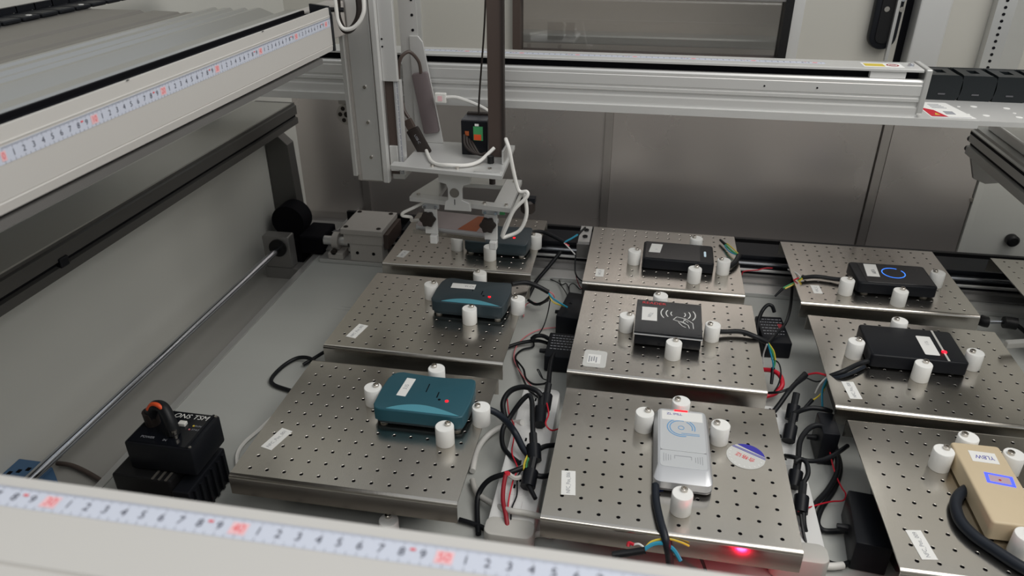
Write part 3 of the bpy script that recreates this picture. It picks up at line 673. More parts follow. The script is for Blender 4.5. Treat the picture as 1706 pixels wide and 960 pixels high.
for rr in (.012, .0205, .0295):
    arcband(bm, (cx, cy), rr, rr + .0017, 150, 215, .0276); arcband(bm, (cx, cy), rr, rr + .0017, -35, 30, .0276)
obj('wave_print', bm, 'sticker', tp)
bm = B()
def ln(a, b, wd=.0011):
    a = Vector((*a, .0276)); b = Vector((*b, .0276)); quadpatch(bm, (a + b) / 2, b - a, Vector((-(b - a).y, (b - a).x, 0)), (b - a).length, wd, .0003)
Q = [(.014, .006), (.030, .002), (.024, -.012), (.008, -.005)]
for a, b in zip(Q, Q[1:] + Q[:1]): ln(a, b)
for a, b in [((.030, .002), (.042, -.012)), ((.042, -.012), (.043, -.030)), ((.024, -.012), (.034, -.020)), ((.034, -.020), (.036, -.030)), ((.017, -.012), (.024, -.024)), ((.024, -.024), (.030, -.028)), ((.021, -.009), (.030, -.014)), ((.026, .000), (.034, -.010))]: ln(a, b)
obj('hand_print', bm, 'sticker', tp)
for sx in (-.045, .045):
    for sy in (-.045, .045): obj('rubber_foot', cyl(B(), (sx, sy, 0), (sx, sy, .002), .006, n=10), 'black', t)
# front centre: silver reader
t = thing('card_reader', 'silver reader with blue ring print on the front centre bench', 'card reader', (.0925, .832, PT), 0)
obj('lower_shell', pr(rrect(-.039, .039, -.073, .074, .010, 5), .002, .014, 'z', bev=.002), 'grey_dark', t, smooth=True)
bm = B(); O = rrect(-.0385, .0385, -.0745, .0745, .010, 5); I = rrect(-.0335, .0345, -.056, .0715, .007, 5)
A = [bm.verts.new((*p, .008)) for p in O]; A2 = [bm.verts.new((*p, .019)) for p in O]; C = [bm.verts.new((*p, .0275)) for p in I]; n = len(O)
for k in range(n):
    j = (k + 1) % n; bm.faces.new((A[k], A[j], A2[j], A2[k])); bm.faces.new((A2[k], A2[j], C[j], C[k]))
bm.faces.new(C); bmesh.ops.recalc_face_normals(bm, faces=bm.faces[:]); body = obj('housing', bm, 'silver_plastic', t, smooth=True)
pn = obj('face_panel', pr(rrect(-.0305, .0315, -.020, .069, .004, 3), .0274, .0280, 'z', bev=.0002, seg=1), 'silver_panel', t)
obj('card_panel', pr(rrect(-.0305, .0315, -.053, -.0208, .004, 3), .0274, .0280, 'z', bev=.0002, seg=1), 'silver_panel', t)
obj('panel_seam', bx(-.0305, .0315, -.0208, -.0200, .0273, .0276), 'grey_dark', t)
lb = obj('sticker_label', bx(-.028, .0295, .046, .0665, .0280, .0284), 'sticker', t)
obj('handwriting', text(B(), 'ZL IMLL', (-.010, .0595, .0287), (1, 0, 0), (0, 1, 0), .0065), 'indigo', lb)
obj('status_led', bx(-.010, .009, .0668, .0705, .0281, .0288, bev=.0005), 'red_led', t)
bm = B(); c0 = (-.001, .030); arcband(bm, c0, .0035, .0045, 0, 360, .0280, n=20)
arcband(bm, c0, .0150, .0165, 75, 285, .0280, n=24); arcband(bm, c0, .0185, .0200, 80, 290, .0280, n=24); arcband(bm, c0, .0150, .0165, -15, 60, .0280, n=16); arcband(bm, c0, .0185, .0200, -15, 50, .0280, n=16)
box(bm, -.001, .024, .0175, .0185, .0280, .0283); box(bm, .003, .024, .0145, .0155, .0280, .0283); obj('blue_ring_print', bm, 'pale_blue', pn)
bm = B()
for s in (-1, 1):
    for k in range(4): box(bm, s * (.0165 + k * .003) - .0003, s * (.0165 + k * .003) + .0003, -.041 - .001 * k, -.031 + .001 * k, .0280, .0283)
box(bm, -.011, .011, -.0312, -.0304, .0280, .0283); box(bm, -.0115, -.0108, -.037, -.0304, .0280, .0283); box(bm, .0108, .0115, -.037, -.0304, .0280, .0283); obj('card_symbol', bm, 'ink_grey', t)
for sx in (-.026, .026):
    for sy in (-.058, .058): obj('rubber_foot', cyl(B(), (sx, sy, 0), (sx, sy, .0025), .006, n=10), 'black', t)
# back right: black reader with blue ring light
t = thing('card_reader', 'black reader with a glowing blue ring on the back right bench', 'card reader', (.516, 1.423, PT), math.radians(.8))
obj('housing', pr(rrect(-.073, .073, -.047, .047, .008, 4), .004, .026, 'z', bev=.0035, seg=3, capbev='b'), 'black_satin', t, smooth=True)
obj('glass_panel', pr(rrect(-.057, .068, -.042, .042, .003, 2), .0259, .0267, 'z', bev=.0003, seg=1), 'black_gloss', t)
obj('ring_light', arcband(B(), (.004, .004), .0205, .0222, 60, 395, .0267, n=40), 'blue_led', t, label='thin glowing blue ring')
lb = obj('sticker_label', quadpatch(B(), (-.036, .010, .0268), (1, 0, 0), (.10, 1, 0), .024, .056, .0003), 'sticker', t)
obj('handwriting', text(B(), 'YLBM', (-.034, .004, .0273), (0, -1, 0), (1, 0, 0), .010, .8), 'ink', lb)
for sx in (-.055, .055):
    for sy in (-.034, .034): obj('rubber_foot', cyl(B(), (sx, sy, 0), (sx, sy, .004), .007, n=12), 'cable_grey', t)
# middle right: black slab with grey stripe
t = thing('card_reader', 'matt black reader with a grey stripe and red light on the middle right bench', 'card reader', (.481, 1.161, PT), math.radians(-.6))
obj('housing', pr(rrect(-.075, .075, -.051, .049, .006, 4), .003, .026, 'z', bev=.003, seg=3, capbev='b'), 'black_satin', t, smooth=True)
obj('grey_stripe', bx(.0425, .046, -.049, .047, .0259, .0264), 'cable_grey', t)
obj('status_led', lathe(B(), (.0445, -.022, .0262), [(.0042, 0), (.004, .001), (.002, .002), (0, .0022)], 14), 'red_led_strong', t)
lb = obj('sticker_label', pr(rrect(.012, .035, -.035, .024, .002, 2), .0261, .0264, 'z'), 'sticker', t)
obj('handwriting', text(B(), 'YL11', (.024, .002, .0266), (0, -1, 0), (1, 0, 0), .008, .8), 'ink_grey', lb)
for sx in (-.058, .058):
    for sy in (-.036, .036): obj('rubber_foot', cyl(B(), (sx, sy, 0), (sx, sy, .003), .006, n=10), 'cable_grey', t)
# front right: beige reader
t = thing('card_reader', 'beige reader with a blue lit rectangle on the front right bench', 'card reader', (.4875, .816, PT), math.radians(0))
obj('housing', pr(rrect(-.031, .031, -.073, .078, .005, 4), .003, .030, 'z', bev=.003, seg=3, capbev='b'), 'beige', t, smooth=True)
lb = obj('sticker_label', quadpatch(B(), (.002, .050, .0301), (1, -.05, 0), (.05, 1, 0), .033, .022, .0003), 'sticker', t)
obj('handwriting', text(B(), 'YLBW', (.003, .050, .0306), (-1, .05, 0), (-.05, -1, 0), .011, .8), 'indigo', lb)
bm = B(); a = math.radians(-8)
def q2(x, y): return (.0065 + x * math.cos(a) - y * math.sin(a), .0075 + x * math.sin(a) + y * math.cos(a))
R_ = [(-.0165, -.010), (.0165, -.010), (.0165, .010), (-.0165, .010)]; R2 = [(-.0125, -.0068), (.0125, -.0068), (.0125, .0068), (-.0125, .0068)]
for k in range(4): prism(bm, [q2(*R_[k]), q2(*R_[(k + 1) % 4]), q2(*R2[(k + 1) % 4]), q2(*R2[k])], .0299, .0304, 'z')
obj('lit_frame', bm, 'blue_led_bright', t, label='glowing blue rectangle')
obj('light_window', pr([q2(*p) for p in R2], .0298, .0302, 'z'), 'pale_pink', t)
c = q2(0, -.001); obj('red_dot', cyl(B(), (c[0], c[1], .0302), (c[0], c[1], .0305), .0016, n=8), 'red', t)
for sx in (-.02, .02):
    for sy in (-.055, .06): obj('rubber_foot', cyl(B(), (sx, sy, 0), (sx, sy, .003), .006, n=10), 'black', t)

# ------------------------------------------------------------------ black timing gadget at the front left
t = thing('timing_gadget', 'black electronics box with white lettering and a red cable loop at the front left', 'electronics', (-.62, .74, 0))
x0, x1, y0, y1 = -.668, -.567, .695, .772
obj('top_case', bx(x0, x1, y0, y1, .074, .121, bev=.003), 'black_satin', t, world=True, smooth=True)
tp = obj('front_panel', bx(x0 + .004, x1 - .010, y0 + .003, y1 - .003, .1208, .1218), 'black_gloss', t, world=True)
obj('case_ridge', bx(x1 - .009, x1 - .006, y0 + .002, y1 - .002, .1206, .1228), 'black_satin', t, world=True)
bm = B(); text(bm, 'ONS TSM', (-.604, y1 - .012, .1222), (1, 0, 0), (.2, 1, 0), .0135, .95); obj('white_lettering', bm, 'sticker', tp, world=True)
bm = B(); text(bm, 'POWER', (-.640, y0 + .014, .1222), (1, 0, 0), (0, 1, 0), .006); text(bm, 'IN', (-.613, y0 + .012, .1222), (1, 0, 0), (0, 1, 0), .006)
obj('small_lettering', bm, 'ink_grey', tp, world=True); bm = B(); text(bm, 'RUN', (-.583, y1 - .030, .1222), (1, 0, 0), (0, 1, 0), .005); text(bm, 'STAT', (-.583, y1 - .038, .1222), (1, 0, 0), (0, 1, 0), .005); obj('small_lettering', bm, 'ink_grey', tp, world=True)
obj('status_dot', cyl(B(), (-.590, y1 - .030, .1218), (-.590, y1 - .030, .1226), .0016, n=8), 'yellow', tp, world=True)
obj('status_dot', cyl(B(), (-.592, y1 - .038, .1218), (-.592, y1 - .038, .1226), .0014, n=8), 'pink', tp, world=True)
obj('white_jack', bx(-.612, -.601, y1 - .034, y1 - .026, .1216, .127, bev=.001), 'cable_white', t, world=True)
for yy in (y0 + .005, y1 - .004): obj('screw', cyl(B(), (x1 - .004, yy, .120), (x1 - .004, yy, .1222), .0022, n=8), 'screw', t, world=True)
obj('base_case', bx(-.690, -.600, .68, .765, .0, .073, bev=.003), 'black', t, world=True)
hs = obj('heat_sink', bx(-.598, -.572, .675, .772, .0, .060, bev=.002), 'black_satin', t, world=True)
for k in range(6): obj('fin', bx(-.5722, -.568, .684 + k * .015, .689 + k * .015, .004, .056), 'black_satin', hs, world=True)
for k in range(3): obj('groove_rib', bx(-.628 + k * .010, -.625 + k * .010, .6795, .7, .073, .0745), 'alu_brown', t, world=True)
cl = obj('plug_cable', tube(B(), [(-.649, .738, .120), (-.648, .736, .138), (-.638, .736, .155), (-.624, .734, .155), (-.612, .726, .140), (-.606, .720, .122)], .0085, 10), 'black_rubber', t, world=True, smooth=True)
obj('red_sleeve', tube(B(), [(-.6465, .7315, .152), (-.638, .732, .1615), (-.626, .730, .1615), (-.619, .729, .150)], .0032, 10), 'orange_red', cl, world=True, smooth=True)
obj('brass_jack', cyl(B(), (-.604, .718, .1215), (-.604, .718, .133), .0045, n=10), 'screw', t, world=True)
obj('knob_plug', cyl(B(), (-.650, .738, .121), (-.650, .736, .145), .010, n=14), 'brown_dark', t, world=True)

# ------------------------------------------------------------------ scanning head: column
cl = thing('z_column', 'tall grey vertical actuator column left of the phone head', 'column', (-.46, 1.22, .33))
obj('column_body', pr([(-.492, 1.20), (-.486, 1.197), (-.440, 1.197), (-.434, 1.20), (-.434, 1.255), (-.492, 1.255)], .332, .92, 'z'), 'cast_grey', cl, world=True)
obj('front_cover', bx(-.482, -.444, 1.193, 1.1972, .335, .92, bev=.001), 'alu', cl, world=True)
obj('edge_flange', bx(-.441, -.430, 1.188, 1.200, .333, .92, bev=.002), 'alu_light', cl, world=True)
obj('left_flange', bx(-.497, -.489, 1.190, 1.202, .342, .92, bev=.001), 'alu', cl, world=True)
obj('slot_plate', bx(-.430, -.414, 1.205, 1.212, .345, .92), 'brown_strap', cl, world=True)
obj('guide_cover', bx(-.4298, -.404, 1.196, 1.2048, .51, .92, bev=.001), 'alu_light', cl, world=True)
obj('steel_guide', bx(-.4138, -.403, 1.202, 1.215, .345, .51), 'alu_light', cl, world=True)
rs = obj('scale_strip', bx(-.4125, -.406, 1.2012, 1.2019, .347, .508), 'ink_grey', cl, world=True, label='narrow vertical scale strip')
bm = B()
for k in range(80): box(bm, -.4115, -.4085 if k % 5 else -.407, 1.2006, 1.2011, .349 + k * .002, .3496 + k * .002)
obj('scale_marks', bm, 'sticker', rs, world=True)
obj('slider_block', bx(-.4295, -.4145, 1.200, 1.2048, .352, .398, bev=.001), 'alu_light', cl, world=True)
for zz in (.378, .44, .50): obj('cover_screw', cyl(B(), (-.461, 1.1929, zz), (-.461, 1.1905, zz), .0028, n=10), 'screw', cl, world=True)
for zz in (.566, .578): obj('cover_hole', cyl(B(), (-.4255, 1.1957, zz), (-.4255, 1.1948, zz), .0016, n=8), 'slot_black', cl, world=True)
obj('bottom_foot', bx(-.43, -.408, 1.21, 1.255, .334, .344), 'alu', cl, world=True)
obj('arm_bracket', bx(-.512, -.482, 1.0725, 1.1895, .585, .636, bev=.002), 'cast_grey', cl, world=True)
# honeycomb end of an extrusion behind the column
ex = thing('extrusion_end', 'round honeycomb end of an aluminium extrusion behind the column', 'extrusion', (-.565, 1.35, .40))
bm = B(); c0 = Vector((-.585, 1.40, .392))
cyl(bm, c0, c0 + Vector((0, .10, 0)), .0215, n=20); obj('extrusion_body', bm, 'cast_grey', ex, world=True)
bm = B()
for k in range(7):
    a = 2 * math.pi * k / 6; rr = 0 if k == 6 else .0135; q = c0 + Vector((rr * math.cos(a), 0, rr * math.sin(a))); cyl(bm, q + Vector((0, -.0006, 0)), q + Vector((0, .0003, 0)), .006 if k == 6 else .0045, n=8)
obj('end_cavity', bm, 'brown_dark', ex, world=True)
obj('hanger', bx(-.60, -.57, 1.40, 1.42, .412, .4485), 'cast_grey', ex, world=True)
# ------------------------------------------------------------------ shelf of the head
sh = thing('head_shelf', 'flat aluminium shelf plate fixed to the column above the phone', 'shelf', (-.31, 1.24, .367))
obj('shelf_plate', pr([(-.418, 1.166), (-.219, 1.146), (-.226, 1.312), (-.40, 1.312), (-.40, 1.186), (-.418, 1.186)], .367, .375, 'z', bev=.0008), 'alu_light', sh, world=True)
obj('shelf_step', bx(-.268, -.224, 1.153, 1.166, .375, .3775), 'alu_light', sh, world=True)
for xx, yy in ((-.345, 1.171), (-.30, 1.166), (-.245, 1.172)): obj('shelf_screw', lathe(B(), (xx, yy, .375), [(.0035, 0), (.0035, .003), (0, .004)], 10), 'screw', sh, world=True)
obj('back_panel', pr([(-.412, .3752), (-.359, .3752), (-.361, .388), (-.388, .556), (-.396, .566), (-.412, .566)], 1.300, 1.304, 'y', bev=.0008), 'alu_light', sh, world=True, label='upright grey panel with sloping edge')
sp = obj('slide_plate', bx(-.430, -.398, 1.3045, 1.309, .3752, .80), 'alu_light', sh, world=True)
for zz in (.55, .575, .60, .625): obj('panel_hole', cyl(B(), (-.406, 1.3047, zz), (-.406, 1.3035, zz), .0025, n=8), 'slot_black', sp, world=True)
# hub on the panel
hb = thing('usb_hub', 'mauve-grey flat hub fixed to the upright panel of the head', 'hub', (-.386, 1.295, .39))
bm = pr(rrect(-.0145, .0145, -.055, .055, .004, 3), -.005, .0045, 'y', bev=.001)
bm.transform(Matrix.Translation((-.3865, 1.295, .450)) @ Matrix.Rotation(math.radians(-9), 4, 'Y')); obj('hub_case', bm, 'mauve', hb, world=True, smooth=True)
obj('hub_cable', tube(B(), [(-.392, 1.292, .504), (-.393, 1.287, .524), (-.401, 1.28, .539), (-.409, 1.275, .543), (-.420, 1.268, .533), (-.425, 1.266, .507), (-.424, 1.264, .476), (-.416, 1.255, .448), (-.407, 1.252, .434)], .0030, 8), 'brown_strap', hb, world=True, smooth=True)
dn = thing('adapter_dongle', 'black adapter dongle with small print hanging in front of the hub', 'adapter', (-.39, 1.245, .39))
Mx = Matrix.Translation((-.389, 1.247, .393)) @ Matrix.Rotation(math.radians(-27), 4, 'Y')
bm = pr(rrect(-.0115, .0115, -.026, .026, .003, 3), -.0045, .0045, 'y', bev=.001); bm.transform(Mx); dc = obj('dongle_case', bm, 'brown_dark', dn, world=True, smooth=True)
bm = B(); text(bm, 'USB-C', (.001, -.005, .006), (0, 0, -1), (1, 0, 0), .0065); bm.transform(Mx); obj('case_print', bm, 'ink_grey', dc, world=True)
bm = B(); box(bm, -.0075, .0075, -.004, .004, .0265, .044, bev=.001); bm.transform(Mx); obj('dongle_plug', bm, 'brown_strap', dn, world=True)
# box with green label, strap
cbx = thing('sensor_box', 'small black box with a green and orange label on the head shelf', 'electronics', (-.286, 1.255, .375))
bm = bx(-.310, -.263, 1.243, 1.285, .3755, .436, bev=.001); obj('box_case', bm, 'black_satin', cbx, world=True)
obj('top_plate', bx(-.309, -.264, 1.244, 1.284, .4362, .438), 'grey_dark', cbx, world=True)
obj('top_lip', bx(-.306, -.268, 1.274, 1.284, .4382, .442), 'brown_dark', cbx, world=True)
lb = obj('green_label', bx(-.288, -.271, 1.2422, 1.2429, .402, .427), 'green', cbx, world=True); obj('orange_field', bx(-.287, -.274, 1.2416, 1.2421, .403, .413), 'orange_red', lb, world=True); obj('white_field', bx(-.285, -.278, 1.2416, 1.2421, .428, .432), 'sticker', cbx, world=True)
obj('orange_pins', bx(-.303, -.296, 1.2422, 1.2429, .410, .418), 'orange', cbx, world=True)
for k in range(4): obj('loose_wire', tube(B(), [(-.304 + .004 * k, 1.241, .412 - .004 * k), (-.301 + .005 * k, 1.232, .397), (-.288 + .004 * k, 1.224, .388 - .001 * k), (-.270, 1.224, .383), (-.262, 1.226, .386)], .0028, 6), 'brown_dark', cbx, world=True)
bs = thing('flat_strap', 'wide brown flat cable strap hanging down to the head shelf', 'cable', (-.245, 1.232, .376))
obj('strap_band', bx(-.2585, -.2345, 1.230, 1.234, .378, .85), 'brown_strap', bs, world=True); obj('strap_edge', bx(-.2343, -.2305, 1.227, 1.240, .378, .85), 'brown_dark', bs, world=True)
obj('strap_clamp', bx(-.2298, -.2262, 1.20, 1.238, .3755, .40, bev=.001), 'alu', bs, world=True)
obj('clamp_bolt', cyl(B(), (-.250, 1.205, .3755), (-.250, 1.205, .388), .006, n=8), 'black', bs, world=True)
g = obj('thin_cable', tube(B(), [(-.283, 1.268, .442), (-.283, 1.27, .46), (-.279, 1.27, .505), (-.272, 1.27, .575), (-.268, 1.27, .631), (-.262, 1.27, .75)], .0017, 6), 'brown_dark', smooth=True); tag(g, 'thin brown cable rising from the small black box beside the strap', 'cable')
wp = thing('white_cable', 'white cable with a red printed plug behind the hub', 'cable', (-.32, 1.285, .45))
obj('plug', bx(-.366, -.345, 1.280, 1.288, .455, .473, bev=.002), 'cable_white', wp, world=True); obj('red_print', bx(-.360, -.352, 1.2793, 1.2799, .459, .468), 'tape_pink', wp, world=True)
obj('cord', tube(B(), [(-.346, 1.284, .465), (-.33, 1.284, .466), (-.315, 1.284, .463), (-.283, 1.288, .450), (-.265, 1.295, .436), (-.25, 1.30, .42)], .0032, 8), 'cable_white', wp, world=True, smooth=True)
g = obj('white_cable', tube(B(), [(-.374, 1.238, .380), (-.362, 1.21, .379), (-.350, 1.186, .379), (-.335, 1.172, .379), (-.315, 1.166, .381), (-.286, 1.176, .379), (-.268, 1.193, .381), (-.255, 1.212, .390), (-.247, 1.222, .397)], .0032, 8), 'cable_white', smooth=True); tag(g, 'white cable lying across the front of the head shelf', 'cable')
g = obj('white_cable', tube(B(), [(-.222, 1.20, .420), (-.218, 1.18, .425), (-.211, 1.17, .412), (-.204, 1.17, .376), (-.195, 1.17, .342), (-.181, 1.168, .341), (-.181, 1.165, .332), (-.202, 1.162, .308), (-.215, 1.162, .276), (-.222, 1.163, .257), (-.214, 1.166, .257), (-.193, 1.17, .268), (-.182, 1.172, .294), (-.183, 1.174, .318), (-.190, 1.176, .334), (-.204, 1.176, .305), (-.218, 1.174, .276), (-.225, 1.172, .253)], .0033, 8, sub=8), 'cable_white', smooth=True); tag(g, 'long white cable looping down beside the phone clamp', 'cable')
g = obj('cable_loop', tube(B(), [(-.463, 1.12, .72), (-.463, 1.12, .646), (-.465, 1.12, .625), (-.460, 1.12, .607), (-.453, 1.12, .602), (-.441, 1.12, .609), (-.431, 1.12, .628), (-.430, 1.12, .66), (-.432, 1.12, .72)], .0048, 8), 'brown_dark', smooth=True); tag(g, 'black cable loop hanging at the top of the column', 'cable')
g = obj('cable_loop', tube(B(), [(-.459, 1.10, .72), (-.458, 1.10, .640), (-.457, 1.10, .619), (-.449, 1.10, .608), (-.433, 1.10, .611), (-.419, 1.10, .626), (-.414, 1.10, .649), (-.416, 1.10, .72)], .0030, 8), 'cable_white', smooth=True); tag(g, 'white cable loop beside the black one at the column top', 'cable')
g = obj('cable_tie', cyl(B(), (-.472, 1.106, .634), (-.450, 1.108, .634), .0035, n=8), 'black'); tag(g, 'small black stub of a cable tie at the beam end', 'cable tie')

# ------------------------------------------------------------------ phone clamp
hp = thing('phone_mount', 'aluminium mount plate with cut-outs below the head shelf', 'mount', (-.31, 1.25, .292))
zf = .30
bm = B(); prism(bm, [(-.403, 1.212), (-.213, 1.188), (-.213, 1.207), (-.403, 1.232)], zf - .008, zf, 'z'); obj('front_bar', bm, 'alu_light', hp, world=True)
bm = B(); prism(bm, [(-.246, 1.2115), (-.213, 1.2072), (-.216, 1.334), (-.246, 1.334)], zf - .008, zf, 'z'); obj('side_bar', bm, 'alu_light', hp, world=True)
bm = B(); prism(bm, [(-.403, 1.2322), (-.352, 1.2257), (-.352, 1.297), (-.385, 1.297)], zf - .008, zf, 'z'); obj('side_bar', bm, 'alu', hp, world=True)
bm = B(); prism(bm, [(-.385, 1.2975), (-.2465, 1.2975), (-.2465, 1.334), (-.375, 1.334)], zf - .008, zf, 'z'); obj('rear_bar', bm, 'alu', hp, world=True)
obj('neck_plate', pr([(-.338, .3666), (-.281, .3666), (-.281, .347), (-.283, .343), (-.294, .340), (-.297, .332), (-.297, .313), (-.284, .308), (-.282, .2925), (-.330, .2925), (-.328, .308), (-.322, .313), (-.322, .334), (-.325, .341), (-.338, .344)], 1.180, 1.188, 'y', bev=.0008), 'alu_light', hp, world=True)
obj('neck_hole', cyl(B(), (-.310, 1.1797, .326), (-.310, 1.1787, .326), .0085, n=20), 'alu_brown', hp, world=True); obj('neck_slit', bx(-.3105, -.3095, 1.1790, 1.1798, .304, .314), 'slot_black', hp, world=True)
for xx in (-.365, -.268): obj('spacer', cyl(B(), (xx, 1.305, .3002), (xx, 1.305, .3668), .006, n=10), 'brown_dark', hp, world=True)
for xx, yy in ((-.39, 1.225), (-.262, 1.202), (-.222, 1.20), (-.228, 1.32)): obj('mount_screw', lathe(B(), (xx, yy, zf), [(.0033, 0), (.0033, .003), (0, .0035)], 10), 'screw', hp, world=True)
ph = thing('phone', 'phone lying face down in the clamp under the head with an orange stripe', 'phone', (-.335, 1.293, .214), math.radians(-6))
zp = 0
obj('phone_body', pr(rrect(-.075, .073, -.041, .041, .009, 5), zp, zp + .008, 'z', bev=.0015), 'silver_plastic', ph, smooth=True)
obj('back_glass', pr(rrect(-.072, .070, -.039, .039, .008, 5), zp + .0080, zp + .0085, 'z'), 'mauve_light', ph)
obj('orange_stripe', pr([(.012, -.036), (.050, -.036), (.050, .034), (.030, .034)], zp + .0085, zp + .0090, 'z'), 'orange', ph)
cp = thing('phone_clamp', 'clear clamp carrier with black star knobs gripping the phone', 'clamp', (-.32, 1.24, .21))
for k, (xx, yy) in enumerate(((-.374, 1.226), (-.259, 1.218))):
    obj('clamp_jaw', bx(xx - .008, xx + .016, yy + .002, yy + .008, .222, .272, bev=.001), 'white_plastic', cp, world=True)
    obj('clamp_tongue', bx(xx + .002, xx + .016, yy - .006, yy + .008, .205, .2215, bev=.002), 'white_plastic', cp, world=True)
    bm = B(); n = 24; P = [((.0138 + .0018 * math.cos(6 * 2 * math.pi * i / n)) * math.cos(2 * math.pi * i / n) + xx, (.0138 + .0018 * math.cos(6 * 2 * math.pi * i / n)) * math.sin(2 * math.pi * i / n) + .254) for i in range(n)]
    obj('star_knob', prism(bm, P, yy - .010, yy + .0015, 'y', bev=.002), 'brown_dark', cp, world=True, smooth=True)
    obj('hanger', bx(xx - .012, xx + .020, yy + .003, yy + .009, .2722, .2918, bev=.001), 'silver_panel', cp, world=True)
    for s in (-1, 1): obj('screw', cyl(B(), (xx + .004 + s * .010, yy + .003, .276), (xx + .004 + s * .010, yy - .001, .276), .0026, n=8), 'chrome', cp, world=True)
bm = B(); prism(bm, [(-.415, 1.254), (-.27, 1.239), (-.27, 1.244), (-.415, 1.259)], .208, .216, 'z'); obj('carrier_rail', bm, 'screw', cp, world=True)
obj('green_board', bx(-.262, -.230, 1.228, 1.230, .270, .281), 'green', cp, world=True)
obj('star_knob', lathe(B(), (-.194, 1.27, .262), [(.012, 0), (.014, .004), (.014, .02), (.010, .024), (0, .024)], 14), 'brown_dark', cp, world=True, smooth=True)
obj('side_arm', bx(-.246, -.180, 1.262, 1.278, .2815, .2915), 'black_satin', cp, world=True)
g = obj('white_cable', tube(B(), [(-.382, 1.232, .283), (-.404, 1.226, .272), (-.420, 1.222, .264), (-.423, 1.224, .257), (-.410, 1.235, .250), (-.418, 1.26, .232), (-.414, 1.288, .222)], .003, 8), 'cable_white', smooth=True); tag(g, 'short white cable bent into the left end of the phone', 'cable')

# ------------------------------------------------------------------ power strips and adapters
def strip(x0, x1, y0, y1, lab):
    t = thing('power_strip', lab, 'power strip', ((x0 + x1) / 2, (y0 + y1) / 2, 0)); xc = (x0 + x1) / 2
    obj('strip_body', pr(rrect(x0, x1, y0, y1, .012, 5), .0005, .036, 'z', bev=.003), 'white_plastic', t, world=True, smooth=True)
    for k in range(5):
        yy = y0 + .075 + k * .052
        s = obj('socket', bx(xc - .019, xc + .019, yy, yy + .04, .0358, .0364), 'white_plastic', t, world=True)
        for a, b in ((-.008, .012), (.006, .012), (-.0015, .026)): obj('pin_slot', bx(xc + a, xc + a + .003, yy + b, yy + b + .008, .0364, .0367), 'slot_black', s, world=True)
    obj('switch', bx(xc - .010, xc + .010, y0 + .045, y0 + .062, .0358, .0385, bev=.001), 'white_plastic', t, world=True)
    obj('end_cap', pr(rrect(x0 - .002, x1 + .002, y0 - .004, y0 + .03, .012, 5), .0004, .0375, 'z', bev=.003), 'cable_grey', t, world=True, smooth=True)
strip(-.162, -.098, .700, 1.035, 'white power strip between the left and centre bench columns')
strip(.214, .282, .725, 1.045, 'white power strip between the centre and right bench columns')
def adapter(lab, cx, cy, z0, sx, sy, h, rz, print_=None, tilt=0):
    t = thing('power_adapter', lab, 'power adapter', (cx, cy, z0), math.radians(rz))
    bm = bx(-sx / 2, sx / 2, -sy / 2, sy / 2, 0.0005, h, bev=.003)
    o = obj('adapter_case', bm, 'black_satin', t, smooth=True)
    if print_:
        bm = B(); rg = random.Random(len(lab))
        for k in range(6):
            xa = -sx * .4
            while xa < sx * .36:
                wv = rg.uniform(.002, .006); box(bm, xa, xa + wv, sy * .36 - k * sy * .11, sy * .36 - k * sy * .11 + .0018, h, h + .0003); xa += wv + .002
        obj('case_print', bm, 'ink_grey', t); obj('red_print', bx(sx * .22, sx * .38, sy * .05, sy * .2, h, h + .0004), 'red_dark', t)
    obj('strain_relief', cyl(B(), (-sx / 2 - .014, 0, h * .5), (-sx / 2 + .001, 0, h * .5), .004, .0055, n=10), 'black_rubber', t)
    return t
adapter('black power adapter with white and red print left of the centre bench', -.105, 1.178, 0, .072, .085, .035, 0, 'y')
adapter('plain black power adapter tucked behind the printed one', -.098, 1.315, 0, .062, .105, .045, -8)
adapter('black power adapter with red print between the centre and right benches', .287, 1.305, 0, .052, .10, .035, 4, 'y')
adapter('tall black power adapter beside the front right bench', .345, .80, 0, .045, .10, .05, -6)
adapter('black power adapter standing at the corner of the middle right bench', .325, .985, 0, .026, .055, .062, 0)
lb = thing('indicator_box', 'dark box with a red light under the front centre bench', 'electronics', (.175, .655, .0305))
obj('box_case', bx(.150, .205, .570, .618, .0308, .050, bev=.002), 'black_satin', lb, world=True)
obj('red_light', lathe(B(), (.168, .60, .050), [(.004, 0), (.004, .006), (.002, .010), (0, .010)], 12), 'red_led_strong', lb, world=True)
l = bpy.data.lights.new('red_glow', 'POINT'); l.energy = .16; l.color = (1, .01, .05); l.shadow_soft_size = .006; o = bpy.data.objects.new('red_glow', l); COL.objects.link(o); o.parent = lb; o.location = (.168 - .175, .655 - .655, .066 - .0305)

# ------------------------------------------------------------------ cables
def cable(name, label, pts, rad, m='black_rubber', wires=(), tips=(), cat='cable'):
    """pts / wires are (pixel x, pixel y, height) marks turned into places at their real height"""
    P = [at(*p) for p in pts]
    o = obj(name, tube(B(), P, rad, 10 if rad > .003 else 6), m, smooth=True); tag(o, label, cat)
    for wp, wr, wm in wires: obj('wire', tube(B(), [at(*p) for p in wp], wr, 6), wm, o, smooth=True)
    for a, b, rr in tips: obj('heat_shrink', cyl(B(), at(*a), at(*b), rr, rr * .75, n=10), 'black_rubber', o, smooth=True)
    return o
cable('reader_cable', 'thick black cable from the dark teal reader to the power strip', [(797, 682, .105), (815, 683, .104), (835, 694, .092), (856, 718, .065), (872, 748, .052), (884, 762, .050)], .0052, 'navy_rubber',
      wires=[([(880, 757, .052), (873, 775, .054), (876, 795, .052), (884, 812, .050)], .0016, 'yellow'), ([(882, 758, .053), (877, 778, .055), (878, 795, .053), (885, 812, .050)], .0016, 'green'), ([(884, 757, .055), (890, 766, .053)], .0013, 'red')], tips=[((879, 806, .051), (892, 831, .048), .0042)])
